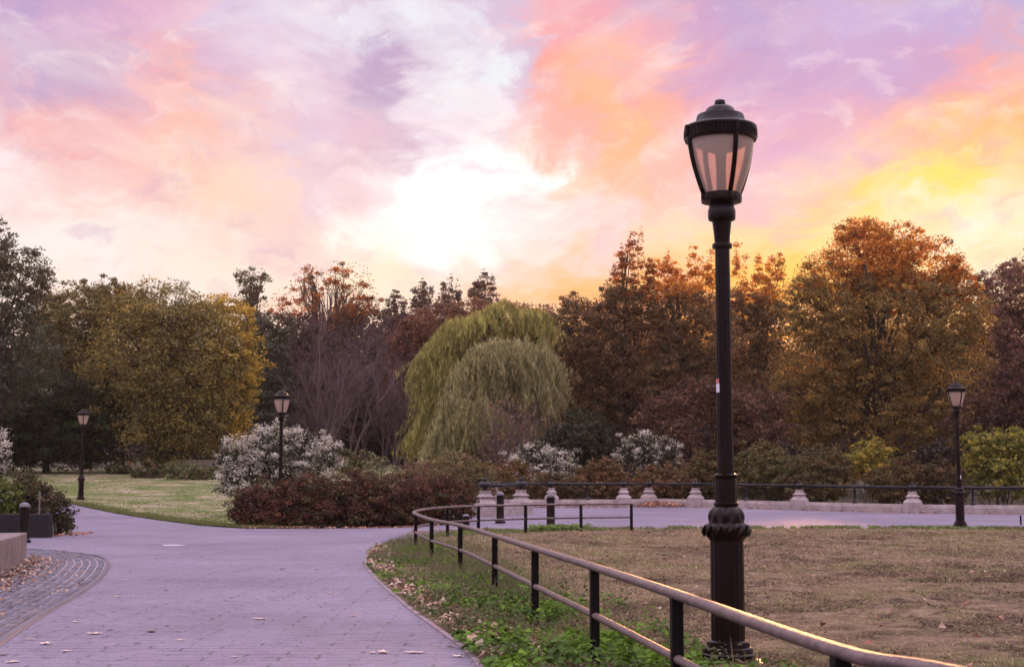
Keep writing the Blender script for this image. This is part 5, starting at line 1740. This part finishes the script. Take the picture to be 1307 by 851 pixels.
shapes = [leaf_shape(s) for s in range(5)]
tan = simple('tan_dry_leaf', (.42, .30, .24), (.62, .48, .41), 3, .8)
dark = simple('dark_dry_leaf', (.10, .06, .06), (.19, .12, .11), 3, .8)
orange_l = simple('orange_dry_leaf', (.42, .20, .12), (.5, .28, .17), 3, .8)
TAN = 'curled tan dry leaf lying on the purple-grey path'
DRK = 'small dark brown dry leaf lying on the purple-grey path'
ORG = 'dull orange leaf lying on the purple-grey path'
meshes = {}
for key, m in (('t', tan), ('d', dark), ('o', orange_l)):
    meshes[key] = []
    for s in shapes:
        q = s.copy(); q.materials.append(m); meshes[key].append(q)
FL = [(121, 809, 't', 1.3), (140, 804, 'd', .9), (57, 822, 't', 1.2), (40, 816, 't', .9), (150, 762, 't', 1.1), (198, 712, 't', 1), (161, 740, 't', 1), (166, 730, 'd', .7), (212, 753, 'd', .9), (192, 769, 't', .8), (96, 794, 't', .8),
      (193, 806, 'd', 1.5), (213, 799, 'd', .8), (227, 806, 'd', .7), (231, 817, 't', .8), (175, 821, 'd', .8), (332, 790, 't', 1.5), (303, 774, 't', .4), (360, 726, 'd', 1.3), (404, 727, 'd', 1.2), (421, 757, 't', 1), (443, 727, 'd', .6), (437, 756, 'd', .4), (425, 778, 'd', .7),
      (451, 786, 'o', .9), (489, 833, 't', 1.4), (530, 833, 't', 1.6), (585, 838, 't', 1), (525, 811, 'd', .6), (566, 792, 't', 1.2), (575, 825, 'd', 1.0), (545, 768, 't', 1.2), (135, 826, 'd', .5), (85, 831, 't', .9), (16, 845, 't', 1.2), (3, 836, 'd', 1), (262, 729, 't', .6), (210, 684, 't', .5), (265, 683, 'd', .5), (476, 833, 't', .8), (380, 780, 'd', .5), (300, 838, 't', .6), (405, 840, 'd', .6), (340, 745, 'd', .4), (260, 778, 'd', .4)]
for i, (px, py, k, s) in enumerate(FL):
    g = G(px, py)
    o = bpy.data.objects.new('fallen_leaf', meshes[k][i % 5]); COL.objects.link(o)
    o.location = (g.x, g.y, gz(g.x, g.y) + .004)
    o.rotation_euler = (0, 0, random.uniform(0, 6.28)); sc_ = .115 * s
    o.scale = (sc_, sc_ * random.uniform(.7, 1), sc_)
    tag(o, {'t': TAN, 'd': DRK, 'o': ORG}[k], 'leaf', {'t': 'tan leaves scattered on the path', 'd': 'dark leaves scattered on the path', 'o': None}[k])
# curled black leaf arching off the path
a = Acc(); vs = []
for i in range(9):
    t = PI * i / 8
    for s in (-1, 1):
        vs.append((-.055 * math.cos(t), s * .03 * math.sin(t * .9 + .25), .07 * math.sin(t) * (1.1 - .35 * i / 8)))
a.add(vs, [(2 * i, 2 * i + 2, 2 * i + 3, 2 * i + 1) for i in range(8)])
o = a.build('curled_leaf', simple('blackened_leaf', (.012, .008, .012), (.025, .015, .02), 20, .7), smooth=True)
g = G(284.5, 704.5); o.location = (g.x, g.y, .004); o.rotation_euler = (0, 0, .15)
tag(o, 'black arched curl of leaf alone on the middle of the path', 'leaf')


# ------------------------------------------------------------------ distant person in white
def person():
    D = 112.0
    c = W(137.5, 585, D); z0 = gz(c.x, D)
    ox = (c.x, D, z0 + .02)
    J = {'pel': (0, 0, .84), 'sp': (0, .01, 1.02), 'ch': (0, .0, 1.20), 'nk': (0, 0, 1.37), 'hd': (0, -.01, 1.47), 'ht': (0, 0, 1.58),
         'hl': (.09, 0, .80), 'kl': (.11, -.06, .44), 'al': (.10, .02, .07), 'tl': (.11, -.12, .03),
         'hr': (-.09, 0, .80), 'kr': (-.09, .02, .44), 'ar': (-.09, .16, .08), 'tr': (-.09, .04, .03),
         'sl': (.17, 0, 1.31), 'el': (.23, .04, 1.06), 'wl': (.20, -.08, .86), 'fl': (.19, -.12, .78),
         'sr': (-.17, 0, 1.31), 'er': (-.23, .05, 1.06), 'wr': (-.21, -.08, .86), 'fr': (-.20, -.12, .78)}
    R = {'pel': .14, 'sp': .125, 'ch': .145, 'nk': .055, 'hd': .095, 'ht': .07, 'hl': .095, 'kl': .06, 'al': .04, 'tl': .035, 'hr': .095, 'kr': .06, 'ar': .04, 'tr': .035,
         'sl': .06, 'el': .045, 'wl': .032, 'fl': .03, 'sr': .06, 'er': .045, 'wr': .032, 'fr': .03}
    E = [('pel', 'sp'), ('sp', 'ch'), ('ch', 'nk'), ('nk', 'hd'), ('hd', 'ht'), ('pel', 'hl'), ('hl', 'kl'), ('kl', 'al'), ('al', 'tl'), ('pel', 'hr'), ('hr', 'kr'), ('kr', 'ar'), ('ar', 'tr'),
         ('ch', 'sl'), ('sl', 'el'), ('el', 'wl'), ('wl', 'fl'), ('ch', 'sr'), ('sr', 'er'), ('er', 'wr'), ('wr', 'fr')]
    ks = list(J); me = bpy.data.meshes.new('person')
    me.from_pydata([J[k] for k in ks], [(ks.index(a_), ks.index(b_)) for a_, b_ in E], [])
    ob = bpy.data.objects.new('person', me); COL.objects.link(ob)
    m = ob.modifiers.new('skin', 'SKIN')
    sk = me.skin_vertices[0].data
    for i, k in enumerate(ks): sk[i].radius = (R[k], R[k]); sk[i].use_root = (k == 'pel')
    ob.modifiers.new('sub', 'SUBSURF').levels = 1
    dg = bpy.context.evaluated_depsgraph_get()
    new = bpy.data.meshes.new_from_object(ob.evaluated_get(dg))
    ob.modifiers.clear(); ob.data = new
    new.materials.clear()
    for mt in (simple('skin', (.30, .19, .15), (.36, .23, .18), 6, .6), simple('white_shirt', (.68, .64, .74), (.78, .74, .82), 6, .8), simple('pale_trousers', (.36, .31, .36), (.5, .44, .48), 6, .8), simple('dark_belt', (.02, .015, .03), (.03, .02, .04), 6, .8)):
        new.materials.append(mt)
    for p in new.polygons:
        z = p.center.z; x = abs(p.center.x)
        p.material_index = 0 if (z > 1.36 or (x > .16 and z < 1.0)) else (1 if z > .92 else (3 if z > .84 else (2 if z > .1 else 3)))
        p.use_smooth = True
    ob.location = ox; ob.rotation_euler = (0, 0, .6)
    tag(ob, 'tiny distant person in a white top and pale trousers at the dark wood edge', 'person')
    a = Acc(); a.lathe([(.09, 1.50), (.108, 1.54), (.10, 1.60), (.06, 1.645), (.01, 1.66)], 14, (0, .012, 0))
    a.build('hair', simple('dark_hair', (.012, .01, .01), (.025, .02, .02), 9, .7), ob, smooth=True)


person()

def haze():  # added thin volume that lifts tree darks with a warm glow
    a = Acc(); a.box(-400, 400, -80, 420, -1.6, 32)
    m, nt, out = new_mat('thin_added_haze')
    p = N(nt, 'ShaderNodeVolumePrincipled')
    p.inputs['Color'].default_value = (1.0, .84, .80, 1); p.inputs['Density'].default_value = .00016; p.inputs['Anisotropy'].default_value = .6
    L(nt, p.outputs[0], out.inputs['Volume'])
    o = a.build('haze', m); tag(o, 'thin warm haze added over the park to lift the dark trees', 'haze', kind='stuff')


haze()
# ------------------------------------------------------------------ render settings
scene.view_settings.view_transform = 'Standard'
scene.view_settings.look = 'None'
scene.view_settings.exposure = 0
scene.view_settings.gamma = 1
scene.render.engine = 'CYCLES'
cy = scene.cycles
cy.use_denoising = True
try: cy.denoiser = 'OPENIMAGEDENOISE'
except Exception: pass
cy.max_bounces = 6; cy.diffuse_bounces = 3; cy.glossy_bounces = 3; cy.transmission_bounces = 4; cy.transparent_max_bounces = 4
cy.sample_clamp_indirect = 6
